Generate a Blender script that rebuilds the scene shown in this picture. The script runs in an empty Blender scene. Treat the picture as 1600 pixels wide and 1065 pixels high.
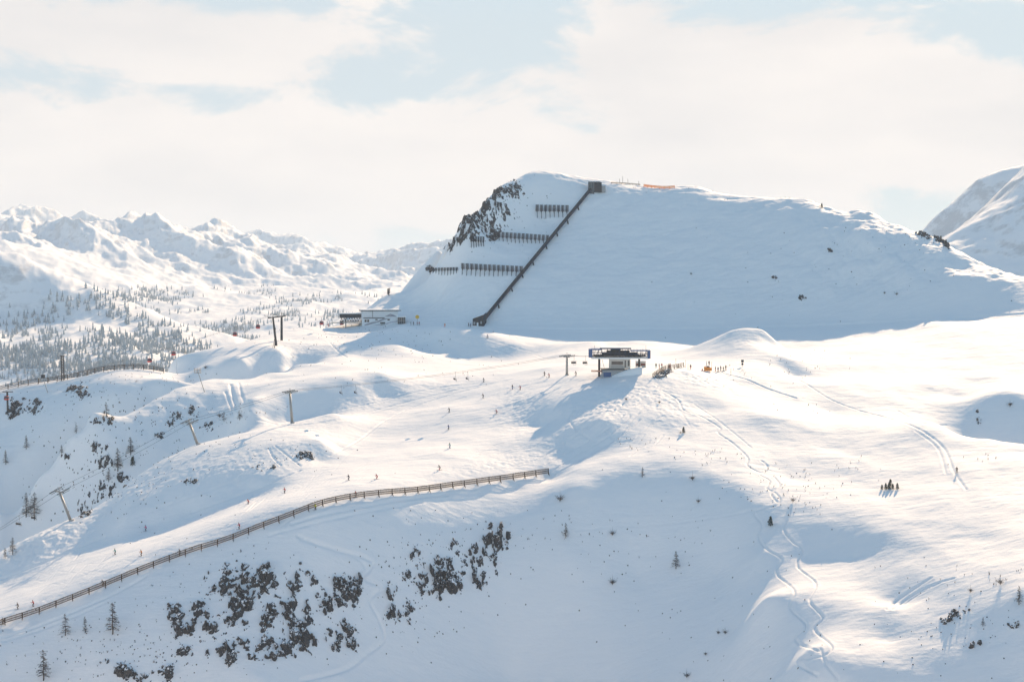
import bpy, bmesh, math, random
import numpy as np
from mathutils import Vector, Matrix
R = math.radians
scene = bpy.context.scene
COL = scene.collection
random.seed(7)

# ------------------------------------------------------------------ camera
F = 2222.0                     # focal length in photo pixels (photo 1600 x 1065)
PITCH = math.atan(102.5 / F)   # horizon on photo row 430
cam_d = bpy.data.cameras.new('camera')
cam = bpy.data.objects.new('camera', cam_d); COL.objects.link(cam)
cam.location = (0, 0, 0)
cam.rotation_euler = (math.pi / 2 - PITCH, 0, 0)
cam_d.sensor_width = 36; cam_d.lens = 36 * F / 1600
cam_d.clip_start = 1; cam_d.clip_end = 60000
scene.camera = cam

# ------------------------------------------------------------------ light
SUN_AZ, SUN_EL = R(23), R(25.5)
sd = bpy.data.lights.new('sun', 'SUN'); sd.energy = 5.0; sd.angle = R(0.5)
sd.color = (1.0, 0.71, 0.44)
so = bpy.data.objects.new('sun', sd); COL.objects.link(so)
SV = Vector((math.sin(SUN_AZ) * math.cos(SUN_EL), math.cos(SUN_AZ) * math.cos(SUN_EL), math.sin(SUN_EL)))
so.rotation_euler = SV.to_track_quat('Z', 'Y').to_euler()
so.location = SV * 3000
scene.view_settings.view_transform = 'Standard'
scene.view_settings.look = 'None'
scene.view_settings.gamma = 1
scene.view_settings.exposure = 0.63

def ray(u, v):
    """photo pixel -> (azimuth, z per horizontal metre)"""
    x = (u - 800.0) / F; y = (532.5 - v) / F
    Y = math.cos(PITCH) + y * math.sin(PITCH); Z = y * math.cos(PITCH) - math.sin(PITCH)
    return math.atan2(x, Y), Z / math.hypot(x, Y)

# ------------------------------------------------------------------ sky
world = bpy.data.worlds.new('World'); scene.world = world; world.use_nodes = True
nt = world.node_tree; nt.nodes.clear()
def N(t, nt_=None, **kw):
    n = (nt_ or nt).nodes.new(t)
    for k, v in kw.items(): setattr(n, k, v)
    return n
def L(a, b, nt_=None): (nt_ or nt).links.new(a, b)
def M(op, a, b=None, c=None, nt_=None, clamp=False):
    n = N('ShaderNodeMath', nt_, operation=op); n.use_clamp = clamp
    for i, q in enumerate((a, b, c)):
        if q is None: continue
        if isinstance(q, (int, float)): n.inputs[i].default_value = q
        else: L(q, n.inputs[i], nt_)
    return n.outputs[0]
wo = N('ShaderNodeOutputWorld'); bg = N('ShaderNodeBackground')
sky = N('ShaderNodeTexSky', sky_type='NISHITA'); sky.sun_disc = False
sky.sun_elevation = SUN_EL; sky.sun_rotation = SUN_AZ
sky.altitude = 1800; sky.air_density = 1.0; sky.dust_density = 1.2; sky.ozone_density = 1.5
tc = N('ShaderNodeTexCoord')
mp = N('ShaderNodeMapping'); mp.inputs['Scale'].default_value = (1, 1, 2.2)
L(tc.outputs['Generated'], mp.inputs[0])
n1 = N('ShaderNodeTexNoise'); n1.inputs['Scale'].default_value = 8.5; n1.inputs['Detail'].default_value = 9; n1.inputs['Roughness'].default_value = 0.6
n1.inputs['Distortion'].default_value = 0.35
L(mp.outputs[0], n1.inputs[0])
n2 = N('ShaderNodeTexNoise'); n2.inputs['Scale'].default_value = 5.0; n2.inputs['Detail'].default_value = 6
n2.inputs['Roughness'].default_value = 0.5
mp2 = N('ShaderNodeMapping'); mp2.inputs['Scale'].default_value = (1, 1, 3.5); mp2.inputs['Location'].default_value = (3.1, 1.7, 0.4)
L(tc.outputs['Generated'], mp2.inputs[0]); L(mp2.outputs[0], n2.inputs[0])
sep = N('ShaderNodeSeparateXYZ'); L(tc.outputs['Generated'], sep.inputs[0])
# cloud banks (+) and openings (-): direction, half width, half height, weight
banks = [(150, 40, 260, 60, .42), (420, 85, 260, 45, .36), (620, 55, 110, 22, .22),
         (120, 230, 330, 85, .42), (430, 240, 190, 60, .34), (1150, 120, 300, 70, .42), (1330, 90, 130, 55, .24), (1480, 160, 240, 75, .42),
         (1000, 20, 140, 40, .34), (760, 180, 150, 55, .34), (1180, 250, 700, 75, .45), (600, 300, 900, 65, .5), (980,75,90,40,.2),
         (120, 118, 120, 22, -.28), (790, 60, 130, 75, -.42), (560, 170, 90, 70, -.38), (480, 140, 160, 28, -.26), (1540, 60, 130, 55, -.34),
         (1240, 15, 110, 28, -.34), (700, 140, 160, 32, -.22), (420, 8, 110, 16, -.3), (250, 10, 90, 16, -.1)]
bias = None
for (u, v, wu, wv, wt) in banks:
    a, t = ray(u, v)
    e = math.atan(t)
    cx, cy, cz = math.sin(a) * math.cos(e), math.cos(a) * math.cos(e), math.sin(e)
    dx = M('MULTIPLY', M('SUBTRACT', sep.outputs[0], cx), F / wu)
    dz = M('MULTIPLY', M('SUBTRACT', sep.outputs[2], cz), F / wv)
    d2 = M('ADD', M('MULTIPLY', dx, dx), M('MULTIPLY', dz, dz))
    g = M('MULTIPLY', M('POWER', 2.718, M('MULTIPLY', d2, -1.0)), wt)
    g = M('MULTIPLY', g, M('GREATER_THAN', sep.outputs[1], 0.0))
    bias = g if bias is None else M('ADD', bias, g)
dens = M('ADD', M('MULTIPLY_ADD', n1.outputs[0], 2.7, -1.35), M('ADD', bias, 0.22))
dens = M('ADD', dens, M('MULTIPLY', M('SUBTRACT', n2.outputs[0], .5), .8))
high = N('ShaderNodeMapRange', interpolation_type='SMOOTHSTEP'); L(sep.outputs[2], high.inputs[0])     # the cloud banks lie low, the sky overhead is open
high.inputs[1].default_value = .16; high.inputs[2].default_value = .42
back = N('ShaderNodeMapRange', interpolation_type='SMOOTHSTEP'); L(sep.outputs[1], back.inputs[0])     # and they thin out away from the sun
back.inputs[1].default_value = .55; back.inputs[2].default_value = -.15
high = M('MAXIMUM', high.outputs[0], back.outputs[0])
dens = M('SUBTRACT', dens, M('MULTIPLY', high, .75))
mr = N('ShaderNodeMapRange', interpolation_type='SMOOTHSTEP'); L(dens, mr.inputs[0])
mr.inputs[1].default_value = 0.05; mr.inputs[2].default_value = 0.42
# clouds: bright cream where thick, greyer inside
n3 = N('ShaderNodeTexNoise'); n3.inputs['Scale'].default_value = 5.5; n3.inputs['Detail'].default_value = 7
mp3 = N('ShaderNodeMapping'); mp3.inputs['Scale'].default_value = (1, 1, 3.2); mp3.inputs['Location'].default_value = (7.3, 2.2, 5.4)
L(tc.outputs['Generated'], mp3.inputs[0]); L(mp3.outputs[0], n3.inputs[0])
mr3 = N('ShaderNodeMapRange'); L(n3.outputs[0], mr3.inputs[0]); mr3.inputs[1].default_value = .32; mr3.inputs[2].default_value = .64
cc = N('ShaderNodeMix', data_type='RGBA'); L(mr3.outputs[0], cc.inputs[0])
CLOUD = 1.0
cc.inputs[6].default_value = (0.545, 0.53, 0.525, 1); cc.inputs[7].default_value = (0.635, 0.60, 0.575, 1)
skm = N('ShaderNodeMix', data_type='RGBA', blend_type='MULTIPLY'); skm.inputs[0].default_value = 1
L(sky.outputs[0], skm.inputs[6]); skm.inputs[7].default_value = (.068, .114, .117, 1)
# thin high haze veil over the blue
veil = N('ShaderNodeMix', data_type='RGBA'); L(M('MULTIPLY_ADD', high, -.76, .96), veil.inputs[0])
L(skm.outputs[2], veil.inputs[6]); veil.inputs[7].default_value = (0.43, 0.478, 0.505, 1)
fin = N('ShaderNodeMix', data_type='RGBA'); L(mr.outputs[0], fin.inputs[0]); L(veil.outputs[2], fin.inputs[6]); L(cc.outputs[2], fin.inputs[7])
L(fin.outputs[2], bg.inputs[0]); bg.inputs[1].default_value = 1.0
L(bg.outputs[0], wo.inputs[0])

# ------------------------------------------------------------------ terrain control curves (photo u, v, horizontal distance)
def TZ(u, v): return ray(u, v)
near_curves = [
 # valley under and before the camera
 'T', [(-700, -.6, 20), (800, -.6, 20), (2300, -.6, 20)],
 'T', [(-700, -.6, 120), (800, -.6, 120), (2300, -.6, 120)],
 'T', [(-700, -.62, 260), (0, -.60, 270), (800, -.60, 290), (1600, -.60, 270), (2300, -.6, 260)],
 'T', [(-700, -.45, 310), (0, -.435, 325), (400, -.42, 348), (800, -.42, 380), (1100, -.42, 365), (1350, -.42, 340), (1600, -.42, 330), (2300, -.45, 320)],
 # foot of the shaded foreground slope in frame
 'P', [(-300, 1160, 345), (0, 1065, 374), (200, 1065, 380), (400, 1065, 394), (600, 1065, 425), (800, 1065, 441), (950, 1065, 436), (1100, 1065, 420), (1200, 1065, 402), (1255, 1065, 384), (1325, 1065, 382), (1400, 1065, 384), (1600, 1065, 388), (1900, 1065, 380)],
 # snow fence along the piste
 'P', [(-400, 1130, 350), (-200, 1062, 372), (0, 980, 395), (100, 945, 405), (200, 900, 420), (300, 864, 432), (400, 830, 445), (500, 793, 462), (600, 772, 480), (700, 760, 495), (800, 745, 511), (857, 738, 520)],
 'P', [(-200, 1070, 369), (0, 988, 392), (100, 954, 402), (200, 911, 417), (300, 876, 429), (400, 842, 442), (500, 806, 458), (600, 784, 476), (700, 772, 491), (800, 757, 507), (860, 748, 516)],
 # upper edge of the piste
 'P', [(-400, 1060, 385), (-200, 985, 405), (0, 910, 425), (100, 865, 443), (165, 835, 455), (230, 818, 461), (300, 800, 467), (400, 765, 480), (470, 735, 497), (530, 705, 530), (600, 660, 585), (650, 635, 620), (720, 610, 650), (800, 590, 655), (850, 576, 660)],
 # crest of the mound above it (front lip, then back lip)
 'P', [(180, 800, 468), (200, 778, 475), (240, 752, 486), (300, 722, 499), (350, 708, 505), (400, 699, 510), (450, 693, 516), (500, 692, 524)],
 'P', [(200, 808, 461), (230, 799, 465), (300, 780, 472), (400, 748, 484), (470, 722, 499)],
 'P', [(-300, 985, 400), (0, 872, 440), (60, 838, 452), (100, 815, 466), (150, 789, 482), (200, 754, 499), (240, 726, 512), (300, 699, 529), (350, 684, 540), (400, 670, 550), (456, 661, 556), (520, 648, 570)],
 # valley behind the mound
 'T', [(-300, -.26, 520), (0, -.225, 545), (100, -.205, 548), (200, -.17, 556), (260, -.155, 565), (310, -.138, 568), (350, -.122, 572)],
 # hollow with blue shade
 'P', [(385, 646, 575), (420, 655, 578), (460, 658, 583), (500, 652, 590), (560, 640, 600), (600, 618, 625)],
 'P', [(385, 626, 585), (420, 618, 594), (460, 611, 602), (500, 604, 609), (550, 592, 620), (600, 584, 640)],
 # ridge with the thin bright crest
 'P', [(-160, 970, 520), (-60, 880, 540), (0, 818, 553), (60, 748, 568), (105, 700, 580), (135, 675, 592), (165, 668, 602), (200, 652, 612), (240, 626, 628), (270, 609, 645), (300, 600, 660), (330, 594, 675), (412, 586, 700), (462, 571, 725), (512, 561, 740), (575, 556, 748), (640, 552, 755)],
 # shaded face below it
 'P', [(330, 640, 616), (300, 655, 606), (270, 680, 594), (240, 705, 583)],
 'P', [(390, 600, 655), (470, 590, 670), (560, 575, 690), (640, 580, 700)],
 # behind that ridge
 'T', [(150, -.140, 640), (200, -.112, 655), (250, -.094, 672), (300, -.084, 698), (412, -.0765, 722), (462, -.0690, 742)],
 # left hill: front lip, ridge with fence, face
 'P', [(-200, 700, 690), (0, 668, 690), (20, 643, 700), (60, 622, 704), (100, 606, 708), (160, 583, 712), (200, 582, 706), (240, 590, 695), (280, 596, 690), (300, 603, 690)],
 'P', [(-300, 640, 775), (0, 609, 762), (50, 600, 750), (100, 592, 738), (160, 578, 722), (200, 575, 725), (230, 576, 728), (262, 583, 735), (285, 588, 740)],
 'P', [(-100, 800, 610), (0, 745, 640), (60, 700, 650), (110, 660, 660), (180, 630, 665), (215, 618, 672), (250, 606, 680)],
 'T', [(-200, -.20, 575), (0, -.193, 585), (60, -.185, 585), (110, -.165, 590)],
 'T', [(-300, -.13, 850), (0, -.12, 830), (100, -.11, 800), (200, -.10, 790), (250, -.088, 778)],
 # gondola ridge
 'P', [(285, 580, 760), (330, 576, 729), (380, 566, 736), (440, 552, 752), (500, 540, 775)],
 'P', [(262, 584, 780), (300, 565, 800), (330, 553, 810), (362, 542, 820), (400, 530, 830), (437, 515, 850), (487, 512, 860), (520, 517, 852), (541, 519, 850), (565, 514, 860), (600, 511, 864), (640, 505, 868)],
 'P', [(470, 532, 808), (540, 530, 812), (600, 520, 812)],
 'P', [(560, 540, 770), (620, 540, 770)],
 'T', [(200, -.14, 900), (300, -.12, 930), (400, -.09, 960), (500, -.07, 980), (560, -.06, 1000)],
 # lens-shaped bank under the gondola station
 'P', [(625, 511, 812), (690, 513, 800), (740, 520, 785), (800, 538, 768), (850, 549, 756)],
 'P', [(640, 526, 803), (660, 538, 795), (690, 549, 781), (735, 560, 762), (790, 562, 752), (835, 556, 750)],
 'P', [(650, 575, 715), (730, 578, 705), (800, 570, 705), (860, 560, 715)],
 # piste and the knoll of the chairlift station
 'P', [(740, 650, 592), (800, 640, 594), (840, 620, 600)],
 'P', [(700, 700, 542), (780, 690, 548), (820, 680, 555)],
 'P', [(860, 598, 622), (890, 588, 622), (920, 590, 614), (960, 596, 602), (1000, 597, 598), (1040, 590, 604), (1080, 582, 618)],
 'P', [(840, 665, 572), (870, 640, 577), (910, 615, 588)],
 'P', [(860, 732, 522), (890, 700, 538), (940, 655, 550), (990, 625, 575)],
 'P', [(900, 575, 650), (960, 575, 640), (1020, 575, 640), (1080, 571, 650), (1130, 578, 640), (1200, 575, 655)],
 # ridge running down to the right (light / shade line)
 'P', [(900, 735, 514), (940, 712, 527), (990, 690, 537), (1040, 672, 550), (1075, 675, 548), (1110, 708, 528), (1150, 722, 520), (1200, 752, 505), (1255, 790, 487), (1288, 822, 473)],
 'P', [(1358, 904, 440), (1400, 908, 436), (1450, 906, 434), (1520, 898, 433), (1600, 884, 434), (1900, 870, 430)],
 'P', [(900, 762, 497), (990, 725, 514), (1070, 716, 520), (1120, 745, 505), (1190, 785, 487), (1240, 825, 474)],
 'P', [(1400, 940, 426), (1600, 920, 418)],
 # sunny tongue in the shaded slope
 'P', [(1190, 866, 461), (1225, 866, 460), (1262, 866, 460), (1300, 866, 459), (1330, 872, 456)],
 'P', [(1195, 940, 428), (1250, 940, 426), (1330, 940, 424)],
 'P', [(1262, 1020, 395), (1330, 1020, 394)],
 'P', [(1150, 985, 433), (1120, 900, 464), (1000, 900, 470), (900, 880, 470)],
 'P', [(1385, 1000, 404), (1385, 950, 419)],
 # sunny bowl on the right
 'P', [(1100, 640, 578), (1200, 650, 570), (1300, 645, 600), (1400, 655, 590), (1470, 668, 580)],
 'P', [(1170, 690, 545), (1300, 700, 548), (1400, 700, 545), (1500, 700, 545), (1600, 705, 545), (1900, 710, 540)],
 'P', [(1240, 745, 515), (1350, 760, 508), (1450, 765, 504), (1600, 770, 500), (1900, 770, 500)],
 'P', [(1300, 810, 478), (1380, 830, 466), (1450, 845, 460), (1530, 845, 460), (1600, 830, 462), (1900, 820, 460)],
 'P', [(1150, 600, 620), (1250, 600, 630), (1350, 600, 640), (1450, 600, 650)],
 'P', [(1240, 588, 665), (1340, 582, 675), (1450, 578, 680), (1560, 572, 690), (1650, 570, 690), (1900, 570, 690)],
 # pocket of shade at the right edge
 'P', [(1480, 672, 570), (1505, 681, 562), (1550, 687, 560), (1600, 693, 558), (1700, 700, 556)],
 'T', [(1512, -.124, 582), (1560, -.130, 580), (1620, -.132, 580)],
 'P', [(1520, 636, 622), (1545, 618, 630), (1580, 610, 634), (1650, 630, 628)],
 'P', [(1500, 620, 640), (1560, 600, 655), (1620, 596, 660)],
 # sunny mounds before the big hill
 'P', [(880, 541, 752), (925, 534, 755), (950, 538, 752), (990, 532, 755), (1030, 535, 752), (1060, 545, 745), (1085, 551, 740)],
 'P', [(870, 552, 725), (960, 553, 715), (1050, 556, 705)],
 'P', [(900, 533, 790), (1000, 533, 790), (1080, 541, 775)],
 'P', [(1090, 549, 700), (1120, 535, 706), (1143, 519, 714), (1168, 515, 718), (1194, 519, 717), (1205, 536, 712), (1222, 548, 706)],
 'P', [(1090, 560, 680), (1160, 558, 676), (1230, 560, 680)],
 'T', [(1100, -.0525, 750), (1165, -.050, 755), (1230, -.0525, 750)],
 'P', [(1240, 553, 725), (1300, 550, 725), (1380, 545, 725), (1460, 540, 730), (1560, 530, 735), (1700, 530, 735)],
 'P', [(1260, 539, 765), (1330, 533, 765), (1430, 522, 765), (1500, 512, 768), (1600, 505, 770), (1800, 505, 770)],
 # foot of the big hill
 'P', [(600, 503, 872), (640, 499, 868), (680, 502, 858), (720, 507, 850), (760, 510, 842), (850, 513, 836), (950, 515, 832), (1050, 514, 830), (1150, 513, 826), (1250, 510, 822), (1350, 505, 815), (1450, 499, 805), (1530, 496, 800), (1600, 492, 796), (1800, 492, 790)],
 'P', [(700, 511, 828), (770, 520, 810), (860, 525, 808), (960, 522, 812), (1060, 521, 812), (1150, 520, 808), (1250, 518, 802), (1350, 512, 796), (1450, 505, 790)],
 # face of the big hill
 'P', [(716, 440, 885), (750, 420, 888), (850, 420, 893), (950, 420, 892), (1050, 425, 888), (1150, 430, 880), (1250, 435, 870), (1350, 440, 855), (1430, 445, 840), (1500, 455, 828)],
 'P', [(760, 360, 922), (850, 340, 948), (950, 345, 942), (1050, 350, 937), (1150, 360, 925), (1250, 372, 908), (1340, 388, 890)],
 # skyline of the big hill
 'P', [(560, 488, 905), (600, 462, 940), (640, 436, 974), (668, 416, 1000), (690, 396, 972), (702, 382, 945), (716, 368, 911), (724, 346, 914), (745, 332, 926), (755, 321, 935), (765, 311, 944), (778, 299, 954), (790, 291, 963), (810, 282, 975), (830, 276, 985), (860, 273, 992), (900, 275, 995), (945, 281, 992), (1000, 290, 988), (1060, 291, 986), (1090, 293, 984), (1115, 301, 980), (1180, 307, 972), (1240, 311, 964), (1285, 322, 952), (1330, 329, 945), (1370, 341, 935), (1410, 354, 922), (1440, 361, 914), (1480, 380, 900), (1520, 404, 884), (1570, 426, 862), (1600, 432, 850), (1700, 450, 830), (1900, 470, 800)],
 # beyond the skyline
 'T', [(520, -.07, 980), (600, -.05, 1000), (640, -.035, 1030), (668, -.03, 1045), (690, -.02, 1010), (720, -.015, 940), (765, .005, 990), (790, 0.015, 1020), (860, .045, 1060), (1000, .035, 1060), (1180, .03, 1045), (1330, .015, 1020), (1440, 0.0, 985), (1520, -.02, 950), (1600, -.035, 920), (1900, -.04, 880)],
 # sunny flank left of the big hill
 'P', [(600, 482, 905), (640, 470, 914), (680, 470, 898)],
 'P', [(655, 450, 940), (680, 438, 950)],
 'T', [(-900, -.15, 1250), (0, -.13, 1250), (500, -.11, 1250), (800, -.10, 1250), (1600, -.08, 1250), (2500, -.1, 1250)],
 'T', [(-900, -.16, 1500), (0, -.13, 1500), (500, -.11, 1500), (800, -.10, 1500), (1600, -.06, 1500), (2500, -.1, 1500)],
]
far_curves = [
 'T', [(-900, -.15, 1250), (0, -.13, 1250), (500, -.11, 1250), (800, -.10, 1250), (1600, -.08, 1250), (2500, -.1, 1250)],
 'T', [(-900, -.16, 1500), (0, -.12, 1500), (300, -.11, 1500), (500, -.10, 1500), (800, -.09, 1500), (1600, -.04, 1500), (2500, -.1, 1500)],
 # mid range on the left with the forest
 'P', [(-300, 620, 1750), (0, 605, 1760), (150, 590, 1780), (250, 590, 1800), (330, 580, 1900)],
 'P', [(-300, 540, 1960), (0, 535, 1990), (100, 530, 1990), (200, 545, 1950)],
 'P', [(-300, 475, 2225), (0, 478, 2220), (80, 480, 2195), (150, 500, 2140)],
 'P', [(-300, 370, 2360), (-100, 375, 2340), (0, 388, 2330), (60, 403, 2310), (130, 436, 2260), (200, 479, 2190), (260, 516, 2120), (310, 552, 2040), (350, 575, 2000)],
 'T', [(-300, -.04, 2800), (0, -.04, 2800), (130, -.045, 2700), (200, -.05, 2550), (260, -.055, 2400)],
 # forest bench
 'P', [(360, 545, 2450), (450, 528, 2500), (550, 510, 2600), (650, 500, 2700)],
 'P', [(300, 500, 2900), (400, 485, 3050), (500, 478, 3100), (620, 475, 3200)],
 'P', [(250, 470, 3300), (330, 455, 3500), (400, 450, 3700), (500, 458, 3700), (600, 456, 3800)],
 'P', [(180, 440, 3700), (250, 455, 3900), (340, 450, 4150), (450, 462, 4100), (520, 455, 4200), (600, 447, 4300), (700, 450, 4400)],
 # main far range
 'P', [(0, 380, 3700), (60, 385, 3700), (95, 400, 3600), (150, 430, 3500)],
 'P', [(-300, 345, 5200), (0, 378, 4900), (50, 372, 4900), (100, 368, 4900), (150, 362, 4900), (185, 352, 4850), (213, 338, 4800), (240, 346, 4800), (270, 362, 4850), (300, 360, 4900), (330, 349, 4900), (346, 346, 4900), (370, 358, 4900), (400, 374, 4950), (430, 386, 4950), (470, 398, 4950), (520, 416, 4900), (570, 432, 4850), (610, 440, 4800)],
 'T', [(-300, 0.0, 5800), (213, .0, 5500), (346, .0, 5500), (600, -.01, 5400)],
 'P', [(-300, 320, 7600), (0, 343, 7500), (40, 335, 7500), (75, 334, 7500), (100, 346, 7500), (130, 356, 7500), (165, 336, 7600), (185, 345, 7600), (250, 360, 7600), (350, 380, 7700), (430, 372, 7800), (470, 382, 7700), (520, 398, 7600), (570, 415, 7500)],
 'P', [(560, 425, 6300), (590, 402, 6500), (615, 392, 6500), (640, 382, 6500), (665, 387, 6600), (700, 392, 6600), (800, 400, 6600)],
 'T', [(-300, 0, 8600), (800, 0, 8600), (2300, 0, 8600)],
 'T', [(900, -.03, 3500), (1200, -.03, 3500), (1000, -.01, 6000), (1300, -.01, 6000)],
 # mountain on the right
 'P', [(1500, 450, 1760), (1600, 440, 1765), (1800, 430, 1765)],
 'P', [(1450, 440, 1850), (1487, 390, 1900), (1530, 352, 1940), (1570, 308, 1980), (1600, 276, 2000), (1650, 225, 2040), (1720, 170, 2080), (1850, 150, 2100), (2100, 220, 2100)],
 'T', [(1450, 0.0, 2230), (1500, .012, 2255), (1560, .03, 2275), (1640, .045, 2290)],
 'P', [(1420, 385, 2400), (1445, 358, 2400), (1500, 322, 2400), (1550, 290, 2400), (1600, 264, 2400), (1700, 205, 2400), (1800, 150, 2400), (2000, 190, 2400)],
 'T', [(1400, -.02, 2800), (1600, 0.0, 2800), (2100, 0, 2800)],
]
def warp(u, r, kind_b=False):
    d = 60 * min(1, max(0, (560 - u) / 560)) if u < 560 else 0
    k = 1 if r < 520 else max(0, (800 - r) / 280)
    r = r + d * k * (1 if r > 300 else .5)
    e = 27 * min(1, max(0, (700 - u) / 150)) * (1 if kind_b else 0) * min(1, max(0, (780 - r) / 160))
    return r + e
def control(cv, step=0.022):
    pts = []
    for ci, (kind, c) in enumerate(zip(cv[0::2], cv[1::2])):
        q = []
        for (u, v, r) in c:
            r = warp(u, r, 7 <= ci <= 21)
            if kind == 'P': a, t = ray(u, v)
            else: a, t = ray(u, 430)[0], v
            q.append((a, math.log(r), t))
        for i in range(len(q) - 1):
            d = math.hypot(q[i+1][0] - q[i][0], q[i+1][1] - q[i][1]); n = max(1, int(d / step))
            if abs(q[i][0]) > .42 or abs(q[i+1][0]) > .42: n = max(1, min(n, 3))
            for k in range(n):
                f = k / n; pts.append([q[i][j] * (1 - f) + q[i+1][j] * f for j in range(3)])
        pts.append(list(q[-1]))
    P = np.array(pts)
    keep = []
    for i in range(len(P)):
        if all(abs(P[i, 0] - P[j, 0]) + abs(P[i, 1] - P[j, 1]) > .004 for j in keep): keep.append(i)
    return P[keep]
def rbf_fit(P, c, lam):
    n = len(P); d = (P[:, None, 0] - P[None, :, 0]) ** 2 + (P[:, None, 1] - P[None, :, 1]) ** 2
    A = np.zeros((n + 1, n + 1)); A[:n, :n] = -np.sqrt(d + c * c) + lam * np.eye(n); A[:n, n] = 1; A[n, :n] = 1
    return np.linalg.solve(A, np.append(P[:, 2], 0))
def rbf_eval(P, w, c, a, s):
    out = np.empty(a.size, np.float32); a = a.ravel().astype(np.float32); s = s.ravel().astype(np.float32)
    pa, ps, ww = P[:, 0].astype(np.float32), P[:, 1].astype(np.float32), w[:-1].astype(np.float32)
    for i in range(0, a.size, 8192):
        d = (a[i:i+8192, None] - pa) ** 2; d += (s[i:i+8192, None] - ps) ** 2; d += np.float32(c * c)
        np.sqrt(d, out=d); out[i:i+8192] = -(d @ ww) + np.float32(w[-1])
    return out
# gradient noise
_rs = np.random.RandomState(11); _perm = _rs.permutation(512).astype(np.int32)
_ang = _rs.rand(512) * 2 * math.pi; _gx = np.cos(_ang).astype(np.float32); _gy = np.sin(_ang).astype(np.float32)
def noise(x, y, seed=0):
    x = np.asarray(x, np.float64) + seed * 17.37; y = np.asarray(y, np.float64) - seed * 9.71
    x0 = np.floor(x); y0 = np.floor(y); fx = (x - x0).astype(np.float32); fy = (y - y0).astype(np.float32)
    xi = x0.astype(np.int64); yi = y0.astype(np.int64)
    ux = fx * fx * fx * (fx * (fx * 6 - 15) + 10); uy = fy * fy * fy * (fy * (fy * 6 - 15) + 10)
    def g(i, j, dx, dy):
        h = _perm[(_perm[(xi + i) & 511] + yi + j) & 511]
        return _gx[h] * dx + _gy[h] * dy
    a = g(0, 0, fx, fy); b = g(1, 0, fx - 1, fy); c = g(0, 1, fx, fy - 1); d = g(1, 1, fx - 1, fy - 1)
    return ((a + ux * (b - a)) * (1 - uy) + (c + ux * (d - c)) * uy) * 1.5
def fbm(x, y, octs, seed=0, rough=.5, ridged=False):
    s = 0; amp = 1; f = 1
    for k in range(octs):
        n = noise(x * f, y * f, seed + k)
        s = s + amp * ((0.55 - np.abs(n)) * 1.4 if ridged else n); amp *= rough; f *= 2.03
    return s
def sstep(e0, e1, x):
    t = np.clip((x - e0) / (e1 - e0), 0, 1); return t * t * (3 - 2 * t)

# polar grid: columns in azimuth, rows in log distance
A0 = R(21.5)
fine_a = np.linspace(-A0, A0, 1060)
da = fine_a[1] - fine_a[0]
side = []; a = A0; st = da
while a < math.pi * .97:
    st = min(st * 1.13, R(7)); a += st; side.append(a)
AZ = np.concatenate([-np.array(side)[::-1], fine_a, np.array(side)])
rows_near = np.concatenate([np.exp(np.linspace(math.log(20), math.log(355), 34))[:-1], np.exp(np.linspace(math.log(355), math.log(1020), 1010))[:-1], np.exp(np.linspace(math.log(1020), math.log(1400), 26))])
rows_far = np.exp(np.concatenate([np.linspace(math.log(1400), math.log(9500), 640), np.linspace(math.log(9500), math.log(16000), 10)[1:]]))
def blank(rows): return np.meshgrid(AZ, np.log(rows))
CN, CF = 0.0045, 0.012
Pn = control(near_curves); Pf = control(far_curves, .03)
Wn = rbf_fit(Pn, CN, 1e-4); Wf = rbf_fit(Pf, CF, 1e-4)
def base_t(a, s, which):
    P, w, c = (Pn, Wn, CN) if which == 'n' else (Pf, Wf, CF)
    ac = np.clip(a, -.75, .75)
    t = rbf_eval(P, w, c, ac, s).reshape(a.shape)
    k = sstep(.45, .75, np.abs(a)); return t * (1 - k) + k * np.where(s < math.log(330), -.6, -.16)
def field(rows, which):
    a, s = blank(rows); t = base_t(a, s, which)
    r = np.exp(s)
    return a, r, t

# ------------------------------------------------------------------ terrain surfaces
a_n, r_n, t_n = field(rows_near, 'n')
X_n = r_n * np.sin(a_n); Y_n = r_n * np.cos(a_n); Z_n = t_n * r_n
def pix(a, t):
    """direction -> photo pixel (only to know which part of the photo a point belongs to)"""
    X = np.sin(a); Y = np.cos(a); Zc = t * math.cos(PITCH) + Y * math.sin(PITCH); D = Y * math.cos(PITCH) - t * math.sin(PITCH)
    return 800 + F * X / D, 532.5 - F * Zc / D
near_w = sstep(1400, 1150, r_n)
dZ = (0.55 * fbm(X_n / 38, Y_n / 38, 3, 1) + 0.07 * fbm(X_n / 7, Y_n / 7, 2, 5)) * near_w
U_n, V_n = pix(a_n, t_n)
def zone(u, v, wu, wv, rlo=0, rhi=1e9, tilt=0):
    """soft weight around a place of the photo, limited in distance"""
    du = (U_n - u); dv = (V_n - v); c, s_ = math.cos(R(tilt)), math.sin(R(tilt))
    return np.exp(-((du * c + dv * s_) / wu) ** 2 - ((-du * s_ + dv * c) / wv) ** 2) * ((r_n > rlo) & (r_n < rhi))
# wind lips on the right shoulder of the big hill, rougher crest on its left
hill = sstep(815, 860, r_n) * sstep(1150, 1050, r_n)
dZ += hill * 2.6 * fbm(X_n / 26 + 3, Y_n / 40, 4, 30, .5) * sstep(1180, 1330, U_n) * sstep(500, 440, V_n)
dZ += hill * .45 * fbm(X_n / 16, Y_n / 8, 4, 35, .6) + hill * 1.0 * fbm(X_n / 60, Y_n / 60, 4, 33, .5)
dZ += 1.1 * fbm(X_n / 55, Y_n / 55, 3, 37, .45) * near_w * (1 - hill) * (1 - zone(400, 820, 420, 60, 0, 600, -22)) * .6
dZ += 1.5 * fbm(X_n / 24, Y_n / 24, 4, 44, .5) * zone(190, 690, 200, 75, 585, 700, -25)
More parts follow.
